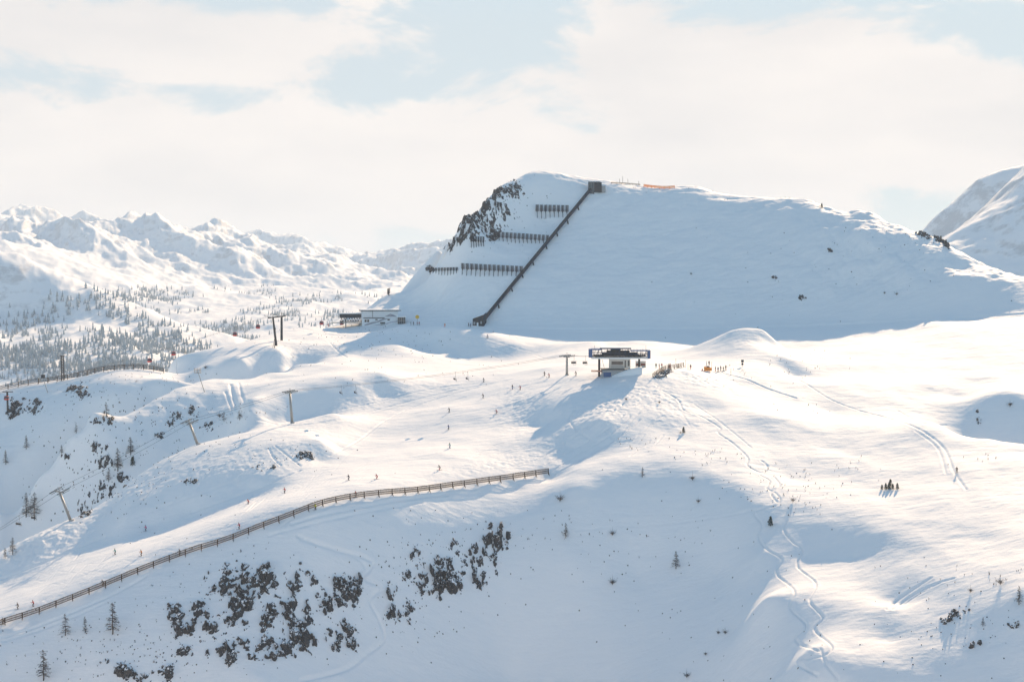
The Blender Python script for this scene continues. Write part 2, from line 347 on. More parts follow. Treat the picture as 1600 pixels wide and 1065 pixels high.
# wind-drawn sastrugi, stretched down-wind
cw, sw = math.cos(R(35)), math.sin(R(35))
dZ += .05 * fbm((X_n * cw + Y_n * sw) / 9, (-X_n * sw + Y_n * cw) / 2.2, 3, 9) * near_w
Z_n = Z_n + dZ
def idx_of(a, r):
    i = np.interp(np.log(r), np.log(rows_near), np.arange(len(rows_near))); j = np.interp(a, AZ, np.arange(len(AZ)))
    return i, j
def bil(A, i, j):
    i0 = int(i); j0 = int(j); i0 = min(i0, A.shape[0] - 2); j0 = min(j0, A.shape[1] - 2); f = i - i0; g = j - j0
    return float((A[i0, j0] * (1 - g) + A[i0, j0 + 1] * g) * (1 - f) + (A[i0 + 1, j0] * (1 - g) + A[i0 + 1, j0 + 1] * g) * f)
def H(x, y):
    r = math.hypot(x, y); i, j = idx_of(math.atan2(x, y), r); return bil(Z_n, i, j)
def hit(u, v, rmin=0, rmax=1e9):
    """first point of the near snow surface seen at photo pixel (u, v)"""
    a, t = ray(u, v); j = float(np.interp(a, AZ, np.arange(len(AZ)))); j0 = int(j); g = j - j0
    col = (Z_n[:, j0] * (1 - g) + Z_n[:, j0 + 1] * g) / rows_near - t
    for i in range(1, len(rows_near)):
        if rows_near[i] < rmin or rows_near[i] > rmax: continue
        if col[i] >= 0:
            f = 0 if col[i] == col[i-1] or col[i-1] >= 0 else -col[i-1] / (col[i] - col[i-1])
            r = rows_near[i-1] + f * (rows_near[i] - rows_near[i-1]); break
    else:
        k = np.argmax(np.where((rows_near >= rmin) & (rows_near <= rmax), col, -9)); r = rows_near[k]
    x, y = r * math.sin(a), r * math.cos(a)
    return Vector((x, y, H(x, y)))
def grid_mesh(name, X, Y, Z, attrs=None):
    nr, nc = X.shape
    me = bpy.data.meshes.new(name)
    me.vertices.add(nr * nc)
    co = np.stack([X, Y, Z], -1).astype(np.float32).ravel(); me.vertices.foreach_set('co', co)
    i = np.arange(nr * nc, dtype=np.int32).reshape(nr, nc)
    q = np.stack([i[:-1, :-1], i[:-1, 1:], i[1:, 1:], i[1:, :-1]], -1).reshape(-1)
    nf = len(q) // 4
    me.loops.add(nf * 4); me.polygons.add(nf)
    me.polygons.foreach_set('loop_start', np.arange(0, nf * 4, 4, dtype=np.int32))
    me.loops.foreach_set('vertex_index', q)
    me.update(calc_edges=True)
    me.polygons.foreach_set('use_smooth', np.ones(nf, bool))
    for k, A in (attrs or {}).items():
        at = me.attributes.new(k, 'FLOAT', 'POINT'); at.data.foreach_set('value', np.asarray(A, np.float32).ravel())
    return me
def mat(name):
    m = bpy.data.materials.new(name); m.use_nodes = True; t = m.node_tree
    return m, t, t.nodes['Principled BSDF']
def structure(name, me, m):
    o = bpy.data.objects.new(name, me); COL.objects.link(o); o['kind'] = 'structure'; me.materials.append(m); return o
# snow with a fine crystalline bump
snow, st_, bs = mat('snow')
bs.inputs['Roughness'].default_value = .75; bs.inputs['Specular IOR Level'].default_value = .25
tcs = N('ShaderNodeNewGeometry', st_); na = N('ShaderNodeTexNoise', st_); na.inputs['Scale'].default_value = .9; na.inputs['Detail'].default_value = 6
L(tcs.outputs['Position'], na.inputs[0], st_)
nb = N('ShaderNodeTexNoise', st_); nb.inputs['Scale'].default_value = .02; nb.inputs['Detail'].default_value = 5
L(tcs.outputs['Position'], nb.inputs[0], st_)
ramp = N('ShaderNodeMix', st_, data_type='RGBA'); L(nb.outputs[0], ramp.inputs[0], st_)
ramp.inputs[6].default_value = (.86, .87, .88, 1); ramp.inputs[7].default_value = (.90, .90, .90, 1)
L(ramp.outputs[2], bs.inputs['Base Color'], st_)
nd = N('ShaderNodeTexNoise', st_); nd.inputs['Scale'].default_value = .22; nd.inputs['Detail'].default_value = 5
ms = N('ShaderNodeMapping', st_); ms.inputs['Rotation'].default_value = (0, 0, R(40)); ms.inputs['Scale'].default_value = (.45, 1.6, 1)
L(tcs.outputs['Position'], ms.inputs[0], st_); L(ms.outputs[0], nd.inputs[0], st_)
bu2 = N('ShaderNodeBump', st_); bu2.inputs['Strength'].default_value = .5; bu2.inputs['Distance'].default_value = .6
L(nd.outputs[0], bu2.inputs['Height'], st_)
bu = N('ShaderNodeBump', st_); L(bu2.outputs[0], bu.inputs['Normal'], st_); bu.inputs['Strength'].default_value = .35; bu.inputs['Distance'].default_value = .22
L(na.outputs[0], bu.inputs['Height'], st_); L(bu.outputs[0], bs.inputs['Normal'], st_)


# ---- moguls, churned snow, ski tracks and ploughed edges pressed into the snow
churn = np.zeros_like(Z_n)
for (u, v, wu, wv, lo, hi, tilt, w) in [(70, 845, 110, 32, 0, 600, -28, 1.1), (190, 775, 100, 26, 0, 640, -35, .9), (350, 740, 150, 36, 0, 640, -15, .7), (480, 665, 120, 14, 0, 660, -12, .35),
        (560, 628, 130, 14, 0, 700, -14, .6), (700, 600, 100, 9, 0, 720, -14, .4), (950, 630, 75, 32, 0, 660, -25, 1.1), (1030, 620, 60, 35, 0, 640, 35, .7), (890, 690, 60, 25, 0, 620, -40, .8),
        (815, 640, 40, 40, 0, 660, -50, .8), (1100, 592, 60, 12, 0, 720, 12, 1.0), (750, 536, 90, 12, 740, 850, 10, .45), (490, 545, 70, 16, 700, 860, -12, .7),
        (600, 515, 40, 8, 780, 880, 5, .5), (790, 720, 90, 10, 0, 560, -12, .7), (400, 880, 60, 20, 0, 520, -10, .3), (150, 600, 100, 12, 650, 800, -8, .4),
        (990, 585, 40, 8, 0, 660, 0, .5), (340, 640, 40, 18, 600, 720, -20, .5), (1160, 535, 40, 14, 680, 740, 0, .3), (1060, 650, 40, 25, 0, 600, 30, .5)]:
    churn = np.maximum(churn, w * zone(u, v, wu, wv, lo, hi, tilt))
ch = fbm(X_n / 2.6, Y_n / 2.6, 3, 71, .6)
Z_n += .24 * churn * np.sign(ch) * np.abs(ch) ** .8
Z_n += .15 * churn * fbm((X_n + Y_n) / 6, (X_n - Y_n) / 1.5, 2, 75, .5)
def spline(pts, n=6):
    P = [pts[0]] + list(pts) + [pts[-1]]; out = []
    for i in range(1, len(P) - 2):
        p0, p1, p2, p3 = [np.array(q, float) for q in P[i-1:i+3]]
        for k in range(n):
            t = k / n; out.append(.5 * (2 * p1 + (p2 - p0) * t + (2 * p0 - 5 * p1 + 4 * p2 - p3) * t * t + (3 * p1 - p0 - 3 * p2 + p3) * t ** 3))
    out.append(np.array(P[-1], float)); return out
track_cut = np.zeros_like(Z_n); berm = np.zeros_like(Z_n)
logr = np.log(rows_near)
def track(pts, depth=.3, sig=.45, jitter=0, rmin=0):
    world = [hit(p[0], p[1], rmin) for p in spline(pts)]
    for p, q in zip(world[:-1], world[1:]):
        if (p - q).length > 40: continue
        n = max(1, int((p - q).length / (sig * .6)))
        for k in range(n):
            c = p.lerp(q, k / n); r = math.hypot(c.x, c.y); a = math.atan2(c.x, c.y)
            i, j = idx_of(a, r); i = int(i); j = int(j); w = int(3 * sig / (r * .00104)) + 2
            sl = (slice(max(0, i - w), i + w + 1), slice(max(0, j - w), j + w + 1))
            d2 = ((X_n[sl] - c.x) ** 2 + (Y_n[sl] - c.y) ** 2) / (sig * sig)
            track_cut[sl] = np.maximum(track_cut[sl], depth * np.exp(-d2))
            berm[sl] = np.maximum(berm[sl], depth * .55 * np.exp(-d2 / 4))
TR = [
 ([(1035,610),(1060,625),(1068,640),(1095,650),(1125,668),(1122,676),(1145,692),(1168,714),(1168,727),(1190,738),(1199,728),(1188,718)], .35, .4),
 ([(1085,632),(1105,645),(1120,655),(1145,675),(1175,700)], .25, .35),
 ([(1188,742),(1203,751),(1198,762),(1212,770),(1219,780),(1213,789),(1190,795),(1178,801),(1191,820),(1186,839),(1199,858),(1222,873),(1214,896),(1241,922),(1235,949),(1260,976),(1244,995),(1252,1006),(1281,1017)], .34, .36),
 ([(1210,745),(1218,758),(1205,770),(1215,785)], .3, .4),
 ([(1236,792),(1233,806),(1225,827),(1239,846),(1254,858),(1246,884),(1275,911),(1265,938),(1286,964),(1273,983),(1300,1010),(1282,1025),(1248,1029),(1252,1040),(1279,1055)], .36, .36),
 ([(1282,1012),(1290,1035),(1310,1060)], .3, .4),
 ([(465,837),(503,851),(537,861),(564,868),(582,878),(578,888),(568,902),(595,916),(578,936),(592,967),(599,998),(571,1022),(537,1046),(469,1063)], .5, .55),
 ([(470,842),(520,858),(560,872),(572,890)], .3, .5), ([(600,900),(615,930),(600,960),(590,1000),(560,1035)], .3, .4),
 ([(0,997),(61,977),(122,952),(183,925),(232,897)], .4, .6), ([(0,1003),(61,984),(122,960),(170,938)], .25, .5),
 ([(455,818),(500,805),(560,793),(640,779),(700,772)], .35, .6), ([(420,836),(500,815),(590,796),(660,784)], .25, .5),
 ([(760,512),(900,514),(1000,514),(1100,513),(1180,511)], .7, 1.2, 780), ([(1180,511),(1250,509),(1330,506),(1400,502),(1500,497),(1600,490)], .7, 1.2, 780),
 ([(1222,579),(1260,600),(1300,625),(1345,642)], .3, .4), ([(1345,642),(1395,655),(1440,672),(1475,700),(1490,735),(1510,765)], .3, .5),
 ([(1430,672),(1465,700),(1478,740)], .25, .4), ([(1130,583),(1165,592),(1200,607),(1245,622)], .5, .6),
 ([(1455,902),(1430,918),(1405,935),(1385,952)], .4, .5), ([(1490,903),(1460,912),(1425,930),(1395,952)], .4, .5), ([(1478,905),(1440,925),(1410,945)], .3, .4),
 ([(985,650),(950,682),(900,712),(858,738)], .35, .4), ([(975,648),(935,680),(885,708),(850,728)], .3, .4), ([(1000,655),(960,688),(915,714),(865,742)], .35, .4),
 ([(960,640),(920,668),(870,700),(835,720)], .3, .4), ([(945,672),(965,690),(985,687)], .3, .4),
 ([(900,640),(890,655),(905,675),(930,690)], .3, .4),
 ([(0,695),(40,694),(80,690),(115,680)], .3, .5), ([(0,706),(50,700),(105,688)], .25, .5),
 ([(360,600),(366,625),(372,640),(390,648)], .6, .9), ([(373,598),(378,618),(384,630)], .4, .6), ([(352,612),(360,632),(366,650)], .4, .6),
 ([(515,535),(528,548),(542,558)], .4, .5), ([(420,560),(430,550),(445,540)], .3, .4), ([(440,557),(470,545),(500,540),(530,545)], .3, .4),
 ([(325,574),(345,583),(360,589)], .3, .4),
 ([(650,518),(700,524),(760,530),(810,544),(840,552)], .25, .4), ([(670,525),(720,535),(770,545),(800,556)], .25, .4), ([(690,520),(740,545),(770,552)], .2, .35), ([(700,540),(750,528),(790,540)], .2, .35),
 ([(400,655),(450,664),(520,657),(600,637),(700,612),(800,592)], .25, .7),
 ([(420,664),(500,662),(570,648),(640,632)], .25, .5), ([(530,640),(590,628),(660,610),(740,598)], .25, .5),
 ([(0,905),(60,882),(110,860),(165,838)], .7, .8), ([(515,712),(560,688),(600,658),(650,634),(720,612),(800,592)], .3, .5),
 ([(420,700),(428,716),(440,728)], .3, .4), ([(430,696),(450,712),(470,728)], .3, .4), ([(300,800),(400,764),(470,734)], .35, .6),
 ([(230,800),(300,775),(380,745),(440,720)], .2, .4), ([(200,812),(260,790),(330,765),(400,742)], .2, .4),
 ([(240,760),(215,790),(175,815)], .35, .4), ([(260,745),(225,775),(190,805)], .3, .4), ([(210,760),(180,790),(150,812)], .3, .4), ([(290,722),(250,750),(205,790)], .3, .4),
 ([(900,828),(960,822),(1040,818),(1130,806),(1180,796)], .2, .35),
 ([(1020,610),(1060,640),(1080,668)], .15, .3), ([(1400,640),(1440,660),(1480,664)], .2, .5), ([(930,600),(980,604),(1030,618)], .25, .4)]
for T in TR: track(T[0], T[1], T[2], rmin=(T[3] if len(T) > 3 else 0))
# a few dozen faint ski arcs over the churned banks
rt = random.Random(5)
for (u0, u1, v0, v1, n, dx, dy) in [(880, 1040, 600, 690, 26, -40, 30), (180, 480, 700, 800, 18, -40, 28), (640, 830, 515, 552, 14, 30, 10), (20, 150, 800, 870, 14, -26, 14), (700, 860, 700, 735, 12, 40, -10), (540, 700, 590, 650, 16, 40, -12)]:
    for k in range(n):
        u = rt.uniform(u0, u1); v = rt.uniform(v0, v1); m = rt.uniform(.5, 1.2); b = rt.uniform(-6, 6)
        track([(u, v), (u + dx * m * .5, v + dy * m * .5 + b), (u + dx * m, v + dy * m)], rt.uniform(.12, .28), .35)
# many faint ski lines down the groomed run and the knoll
for k in range(70):
    f0 = rt.uniform(.02, .8); u = 60 + 700 * f0; lane = rt.random(); v_f = np.interp(u, [0, 200, 400, 500, 700, 857], [975, 895, 825, 787, 758, 735]); v_b = np.interp(u, [0, 165, 300, 470, 600, 720, 800], [915, 840, 806, 742, 668, 618, 600])
    v = v_b + (v_f - v_b) * (.1 + .8 * lane); pts = []; ln = rt.uniform(50, 150); w_ = rt.uniform(2, 6); ph = rt.random() * 6
    for q in range(7):
        uu = u - ln * q / 6; vf = np.interp(uu, [0, 200, 400, 500, 700, 857], [975, 895, 825, 787, 758, 735]); vb = np.interp(uu, [0, 165, 300, 470, 600, 720, 800], [915, 840, 806, 742, 668, 618, 600])
        pts.append((uu, vb + (vf - vb) * (.1 + .8 * lane) + w_ * math.sin(q * 1.9 + ph)))
    track(pts, rt.uniform(.05, .11), .3)
Z_n += berm - track_cut * 1.5
# groomed piste: fine corduroy ribs running down the run
pist = zone(330, 850, 420, 38, 0, 560, -21) + zone(720, 680, 110, 50, 0, 640, -35)
Z_n += 0.015 * np.minimum(pist, 1) * np.sin((X_n * .75 - Y_n * .66) * 2 * math.pi / 2.4 + 2 * noise(X_n / 30, Y_n / 30, 90))
# ---- far mountains
a_f, r_f, t_f = field(rows_far, 'f')
X_f = r_f * np.sin(a_f); Y_f = r_f * np.cos(a_f)
amp = sstep(1400, 1900, r_f) * (26 + 52 * sstep(3600, 4900, r_f))
lift = sstep(-.06, .02, t_f)
wx = .35 * noise(X_f / 700, Y_f / 700, 3); cu, su = math.cos(R(28)), math.sin(R(28))
big = fbm((X_f * cu + Y_f * su) / 900 + wx, (-X_f * su + Y_f * cu) / 1500, 2, 21, .45, ridged=True) - .55
rid = fbm((X_f * cu + Y_f * su) / 330 + wx, (-X_f * su + Y_f * cu) / 560, 5, 25, .5, ridged=True) - .75
Z_f = t_f * r_f + amp * (0.45 + .65 * lift) * (.65 * big + .62 * rid)
Z_f += amp * .10 * fbm(X_f / 90, Y_f / 90, 4, 40, .55)
Z_f += sstep(1450, 1700, r_f) * 5 * fbm(X_f / 130, Y_f / 130, 4, 60)
# keep the seam row identical with the near sheet
Zs = Z_n[-1]; k = sstep(1400, 1600, r_f); Z_f = Z_f * k + (Zs[None, :] / 1400 * r_f) * (1 - k)
# snow of the far ranges: rock ribs show on the steep parts
farm = snow.copy(); farm.name = 'far snow with rock ribs'; ft = farm.node_tree; fb = ft.nodes['Principled BSDF']
fg = N('ShaderNodeNewGeometry', ft); fs = N('ShaderNodeSeparateXYZ', ft); L(fg.outputs['True Normal'], fs.inputs[0], ft)
fn = N('ShaderNodeTexNoise', ft); fn.inputs['Scale'].default_value = .022; fn.inputs['Detail'].default_value = 9; fn.inputs['Roughness'].default_value = .72; L(fg.outputs['Position'], fn.inputs[0], ft)
fx = M('ADD', M('MULTIPLY', M('SUBTRACT', 1.0, fs.outputs[2], nt_=ft), .9, nt_=ft), fn.outputs[0], nt_=ft)
fr_ = N('ShaderNodeMapRange', ft); L(fx, fr_.inputs[0], ft); fr_.inputs[1].default_value = .70; fr_.inputs[2].default_value = .84
fm_ = N('ShaderNodeMix', ft, data_type='RGBA'); L(M('MULTIPLY', fr_.outputs[0], .38, nt_=ft), fm_.inputs[0], ft); fm_.inputs[6].default_value = (.87, .88, .89, 1); fm_.inputs[7].default_value = (.16, .17, .19, 1)
L(fm_.outputs[2], fb.inputs['Base Color'], ft)
terr = structure('snow_slopes', grid_mesh('snow_slopes', X_n, Y_n, Z_n), snow)
far = structure('distant_mountains', grid_mesh('distant_mountains', X_f, Y_f, Z_f), farm)

# ------------------------------------------------------------------ helpers for things
def simple(name, col, rough=.6, metal=0, var=.12, scale=6.0, emit=None):
    m, t, b = mat(name)
    n = N('ShaderNodeTexNoise', t); n.inputs['Scale'].default_value = scale; n.inputs['Detail'].default_value = 5
    tcn = N('ShaderNodeTexCoord', t); L(tcn.outputs['Object'], n.inputs[0], t)
    mx = N('ShaderNodeMix', t, data_type='RGBA'); L(n.outputs[0], mx.inputs[0], t)
    mx.inputs[6].default_value = tuple(c * (1 - var) for c in col) + (1,); mx.inputs[7].default_value = tuple(min(1, c * (1 + var)) for c in col) + (1,)
    L(mx.outputs[2], b.inputs['Base Color'], t); b.inputs['Roughness'].default_value = rough; b.inputs['Metallic'].default_value = metal
    return m
class MB:
    def __init__(s): s.v = []; s.f = []; s.m = []
    def add(s, vs, fs, mi=0):
        o = len(s.v); s.v += [tuple(p) for p in vs]; s.f += [tuple(i + o for i in f) for f in fs]; s.m += [mi] * len(fs); return s
    def box(s, x0, x1, y0, y1, z0, z1, mi=0, dx=0, dz=0):
        v = [(x0, y0, z0), (x1, y0, z0 + dz), (x1, y1, z0 + dz), (x0, y1, z0), (x0 + dx, y0, z1), (x1 + dx, y0, z1 + dz), (x1 + dx, y1, z1 + dz), (x0 + dx, y1, z1)]
        return s.add(v, [(0, 3, 2, 1), (4, 5, 6, 7), (0, 1, 5, 4), (1, 2, 6, 5), (2, 3, 7, 6), (3, 0, 4, 7)], mi)
    def tube(s, a, b, r0, r1=None, n=6, mi=0, cap=True):
        a, b = Vector(a), Vector(b); r1 = r0 if r1 is None else r1; d = b - a
        if d.length < 1e-6: return s
        q = d.to_track_quat('Z', 'Y').to_matrix(); vs = []
        for c, r in ((a, r0), (b, r1)):
            for k in range(n):
                an = 2 * math.pi * k / n; vs.append(c + q @ Vector((math.cos(an) * r, math.sin(an) * r, 0)))
        fs = [(k, (k + 1) % n, n + (k + 1) % n, n + k) for k in range(n)]
        if cap: fs += [tuple(range(n))[::-1], tuple(range(n, 2 * n))]
        return s.add(vs, fs, mi)
    def bar(s, a, b, w, h, mi=0):
        """rectangular beam between two points"""
        a, b = Vector(a), Vector(b); d = (b - a).normalized()
        up = Vector((0, 0, 1)) if abs(d.z) < .95 else Vector((0, 1, 0))
        sx = d.cross(up).normalized() * (w / 2); sz = sx.cross(d).normalized() * (h / 2)
        vs = [p + i * sx + j * sz for p in (a, b) for i, j in ((-1, -1), (1, -1), (1, 1), (-1, 1))]
        return s.add(vs, [(0, 1, 2, 3), (7, 6, 5, 4), (0, 4, 5, 1), (1, 5, 6, 2), (2, 6, 7, 3), (3, 7, 4, 0)], mi)
    def mesh(s, name, mats, smooth=False):
        me = bpy.data.meshes.new(name); me.from_pydata(s.v, [], s.f); me.update()
        for m in (mats if isinstance(mats, (list, tuple)) else [mats]): me.materials.append(m)
        if any(s.m): me.polygons.foreach_set('material_index', s.m)
        if smooth: me.polygons.foreach_set('use_smooth', [True] * len(s.f))
        bm = bmesh.new(); bm.from_mesh(me); bmesh.ops.recalc_face_normals(bm, faces=bm.faces); bm.to_mesh(me); bm.free()
        return me
    def build(s, name, mats, parent=None, smooth=False):
        o = bpy.data.objects.new(name, s.mesh(name, mats, smooth)); COL.objects.link(o)
        if parent: o.parent = parent
        return o
def tag(o, label=None, cat=None, group=None, kind=None):
    if label: o['label'] = label
    if cat: o['category'] = cat
    if group: o['group'] = group
    if kind: o['kind'] = kind
    return o
def thing(name, label, cat, loc, rz=0, group=None):
    o = bpy.data.objects.new(name, None); COL.objects.link(o); o.location = loc; o.rotation_euler = (0, 0, rz); o.empty_display_size = .3
    return tag(o, label, cat, group)
def copy_thing(o, parent=None):
    c = o.copy(); COL.objects.link(c)
    if parent: c.parent = parent
    for ch in list(o.children): copy_thing(ch, c)
    return c
def facing(p): return -math.atan2(p[0], p[1])
GUN = simple('galvanised steel', (.30, .30, .29), .45, .5); DARK = simple('dark steel', (.012, .018, .028), .5, .3)
TIMBER = simple('weathered timber', (.20, .145, .10), .8, 0, .3, 3); TIMBERD = simple('dark timber', (.07, .05, .04), .8, 0, .3, 3)
WHITE = simple('white cladding', (.74, .75, .76), .5, 0, .04, .6); GREY = simple('grey concrete', (.33, .34, .35), .8, 0, .12, .8)
GREYD = simple('dark grey concrete', (.09, .10, .115), .8, 0, .15, .8); BLUE = simple('blue painted steel', (.012, .07, .20), .4, .1); NAVY = simple('dark blue steel', (.015, .04, .09), .45, .2)  # GREYD: darker grey concrete of the summit tower
GLASS = simple('dark window glass', (.03, .04, .05), .12); ROOFS = simple('snow on roof', (.86, .87, .88), .8, 0, .03)
RED = simple('red cabin paint', (.38, .02, .025), .3); BLACK = simple('black rubber', (.02, .02, .022), .7); ORANGE = simple('orange plastic', (.85, .26, .02), .5)
YELLOW = simple('yellow board', (.75, .42, .03), .5); BEIGE = simple('beige cladding', (.55, .50, .44), .6); BROWN = simple('red brown boards', (.22, .07, .05), .7)
MURAL = simple('grey mural paint', (.30, .30, .34), .6, 0, .1); MURALL = simple('pale grey mural paint', (.50, .50, .55), .6, 0, .1); RUST = simple('rusty red netting', (.55, .13, .08), .7)

# ------------------------------------------------------------------ gondola station
P0 = hit(597, 508, 840); P0.z -= .6
kg = P0.length / F
GS = thing('gondola_station', 'long white gondola station with grey mountain mural and flat snowy roof on the left ridge', 'cable car station', P0, facing(P0) + R(4))
def gx(u): return (u - 597) * kg
def gz(v): return (509.5 - v) * kg
MB().box(gx(566), gx(624), 0, 9, -2.5, gz(497)).box(gx(565.2), gx(622.4), .6, 8.8, gz(497) , gz(485.8)).build('wall', WHITE, GS)
r_ = MB().box(gx(562), gx(626.5), -.5, 9.6, gz(485.7), gz(484.6)).build('roof', DARK, GS)
MB().box(gx(562.6), gx(626), -.4, 9.5, gz(484.6), gz(483.5)).build('snow_cover', ROOFS, r_)
MB().box(gx(568), gx(601), -.25, 0, gz(497.3), gz(496.1)).build('ledge', DARK, GS)
MB().tube((gx(582.5), .45, gz(495.8)), (gx(582.5), .45, gz(485.8)), .12).build('drainpipe', DARK, GS)
for (u0, u1, v0, v1, mi) in ((570, 573, 499, 502.6, 0), (574, 577, 499, 502.6, 0), (586.5, 590, 498.2, 499.8, 1), (605.5, 609, 498.6, 500.2, 1)):
    w = MB().box(gx(u0), gx(u1), -.06, 0, gz(v1), gz(v0)).build('window', GLASS, GS)
    MB().box(gx(u0) - .12, gx(u1) + .12, -.04, 0, gz(v1) - .14, gz(v1)).build('sill', DARK, w)
g_ = MB().box(gx(594.5), gx(601.5), -.05, 0, gz(510.5), gz(505)).build('door', GREY, GS)
MB().box(gx(594), gx(601.8), -.35, 0, gz(504.9), gz(503.2)).build('canopy', DARK, g_)
# the mural: two grey slopes crossing the wall
def ribbon(top, bot, m):
    mb = MB(); n = len(top); vs = [(gx(u), -.03, gz(v)) for u, v in top] + [(gx(u), -.03, gz(v)) for u, v in bot]
    vs += [(x, -.003, z) for x, y, z in vs]; fs = [(i, i + 1, n + i + 1, n + i) for i in range(n - 1)]
    fs += [tuple(j + 2 * n for j in f)[::-1] for f in fs]; mb.add(vs, fs); mb.build('mural', m, GS)
ribbon([(570, 506.5), (575, 505), (581, 503), (588, 502), (593, 500), (598, 497.6), (604, 497.6), (610, 497.4)], [(570, 508), (575, 507.5), (581, 506), (588, 504), (593, 502.6), (598, 500.5), (604, 498.9), (610, 498)], MURAL)
ribbon([(596, 509), (602, 505.6), (607, 503), (612, 502), (618, 501.5), (623, 499)], [(596, 510), (602, 508.2), (607, 505.6), (612, 504), (618, 504), (623, 502.4)], MURALL)
ribbon([(578, 509), (584, 507.6), (590, 506.4), (594, 505.4)], [(578, 510), (584, 510), (590, 509.4), (594, 509)], MURALL)
ribbon([(608, 493), (610.5, 491.2)], [(608, 493.2), (610.5, 493.2)], MURALL)
# peak silhouette on the upper wall
MB().add([(gx(601), .55, gz(494.4)), (gx(610), .55, gz(490.3)), (gx(616), .55, gz(492)), (gx(620), .55, gz(494.8)), (gx(601), .59, gz(494.4)), (gx(610), .59, gz(490.3)), (gx(616), .59, gz(492)), (gx(620), .59, gz(494.8))],
         [(0, 1, 2, 3), (7, 6, 5, 4), (0, 4, 5, 1), (1, 5, 6, 2), (2, 6, 7, 3), (3, 7, 4, 0)]).build('mural_peak', MURAL, GS)
# boarding hall on its left: dark fascia, lattice girder, deck, single post
MB().box(gx(532), gx(565), 1, 8, gz(496.5), gz(490)).build('hall_roof', DARK, GS)
MB().box(gx(531.5), gx(565), .9, 8.1, gz(490), gz(488.6)).build('roof_snow', ROOFS, GS)
lt = MB()
for y in (1.2, 7.8):
    lt.bar((gx(532), y, gz(502)), (gx(565.5), y, gz(502)), .25, .3)
    for i in range(8):
        a, b = 533 + i * 4, 535 + i * 4; lt.bar((gx(a), y, gz(502)), (gx(b), y, gz(496.6)), .16, .16).bar((gx(b), y, gz(496.6)), (gx(b + 2), y, gz(502)), .16, .16)
lt.build('lattice_girder', DARK, GS)
MB().box(gx(519), gx(565.5), .6, 8, gz(504.4), gz(503.4)).bar((gx(520), .8, gz(503.4)), (gx(531), .8, gz(497.5)), .12, .12).build('deck', GUN, GS)
MB().tube((gx(541), 1.6, -8), (gx(541), 1.6, gz(497)), .36, n=10).build('post', GUN, GS)
an = MB().box(gx(621.2), gx(633), -1.2, 6, -1.6, gz(495.4)).build('glazed_annex', GLASS, GS)
MB().box(gx(620.4), gx(634.4), -1.7, 6.5, gz(495.4), gz(493.8)).build('annex_roof', ROOFS, an)
fr = MB()
for u in (621.4, 624.2, 627, 630, 632.9): fr.box(gx(u) - .1, gx(u) + .1, -1.3, -1.2, -1.6, gz(495.5))
fr.box(gx(621), gx(633), -1.32, -1.2, gz(501.2), gz(500.8)).build('mullions', GREY, an)

# ------------------------------------------------------------------ chairlift station
P1 = hit(968, 587); P1.z -= .3; kc = P1.length / F
CS = thing('chairlift_station', 'open blue steel chairlift station over a grey control cabin on the central knoll', 'chairlift station', P1, facing(P1) + R(2))
def cx(u): return (u - 968) * kc
def cz(v): return (588 - v) * kc
base = MB().box(cx(940), cx(990), 0, 7, -2, cz(577.6)).build('base_wall', GREY, CS)
MB().box(cx(939), cx(976), -.6, 7.2, cz(577.5), cz(576.2)).build('terrace_edge', DARK, base)
MB().box(cx(943), cx(955), -.06, 0, cz(588.6), cz(581.5)).build('door', BLUE, base)
cab = MB().box(cx(952), cx(985), 1, 6, cz(576), cz(560.6)).build('control_cabin', BEIGE, CS)
for (u0, u1, v0, v1) in ((955.5, 973.5, 569.5, 564.5), (976, 978, 574, 563), (981, 983.6, 572, 563)):
    MB().box(cx(u0), cx(u1), .93, 1, cz(v0), cz(v1)).build('window', GLASS, cab)
sl = MB()
for k in range(6): sl.box(cx(955), cx(974), .9, 1, cz(575 - k * .9), cz(574.6 - k * .9))
sl.build('slatted_panel', GREY, cab)
MB().tube((cx(936.6), 3.4, -2), (cx(936.6), 3.4, cz(560)), .48, n=10).bar((cx(940.5), 3.4, cz(561)), (cx(944.5), 3.4, cz(575)), .12, .12).build('column', DARK, CS)
MB().tube((cx(999), 3.4, -1), (cx(999), 3.4, cz(560)), .45, n=10).build('column', DARK, CS)
MB().box(cx(924), cx(1013), .5, 1.0, cz(560.8), cz(558.2)).box(cx(924), cx(1013), 6, 6.5, cz(560.8), cz(558.2)).box(cx(930), cx(1008), 1.0, 6, cz(560.3), cz(559.3)).build('rail_beam', WHITE, CS)
MB().box(cx(920), cx(925.8), 0, 7, cz(558.4), cz(545.6)).build('end_panel', BLUE, CS)
MB().box(cx(1011.8), cx(1016), 0, 7, cz(560), cz(547.4)).build('end_panel', BLUE, CS)
MB().box(cx(924), cx(940), .1, 6.9, cz(547), cz(545.2)).build('side_roof', BLUE, CS)
MB().box(cx(985), cx(1013), .1, 6.9, cz(548.6), cz(547.2)).build('side_roof', BLUE, CS)
tr = MB().box(cx(938), cx(986), -.1, 7.1, cz(545.4), cz(543.4)).build('roof', NAVY, CS)
MB().box(cx(938.4), cx(985.6), 0, 7, cz(543.4), cz(542.9)).build('roof_snow', ROOFS, tr)
rr = random.Random(3); mc = MB()
for y in (.4, 6.6):
    for i in range(19):
        u = 927 + i * 4.6; mc.bar((cx(u), y, cz(558)), (cx(u + rr.choice((0, 0, 4.6))), y, cz(546.5)), .16, .16)
    mc.bar((cx(926), y, cz(551)), (cx(1012), y, cz(553)), .14, .14)
mc.build('steel_frame', NAVY, CS)
dr = MB()
for i in range(26):
    u = 930 + i * 3.1; dr.tube((cx(u), 1.1, cz(555.6 + rr.uniform(-.6, .6))), (cx(u), 1.6, cz(555.6)), .42, n=10)
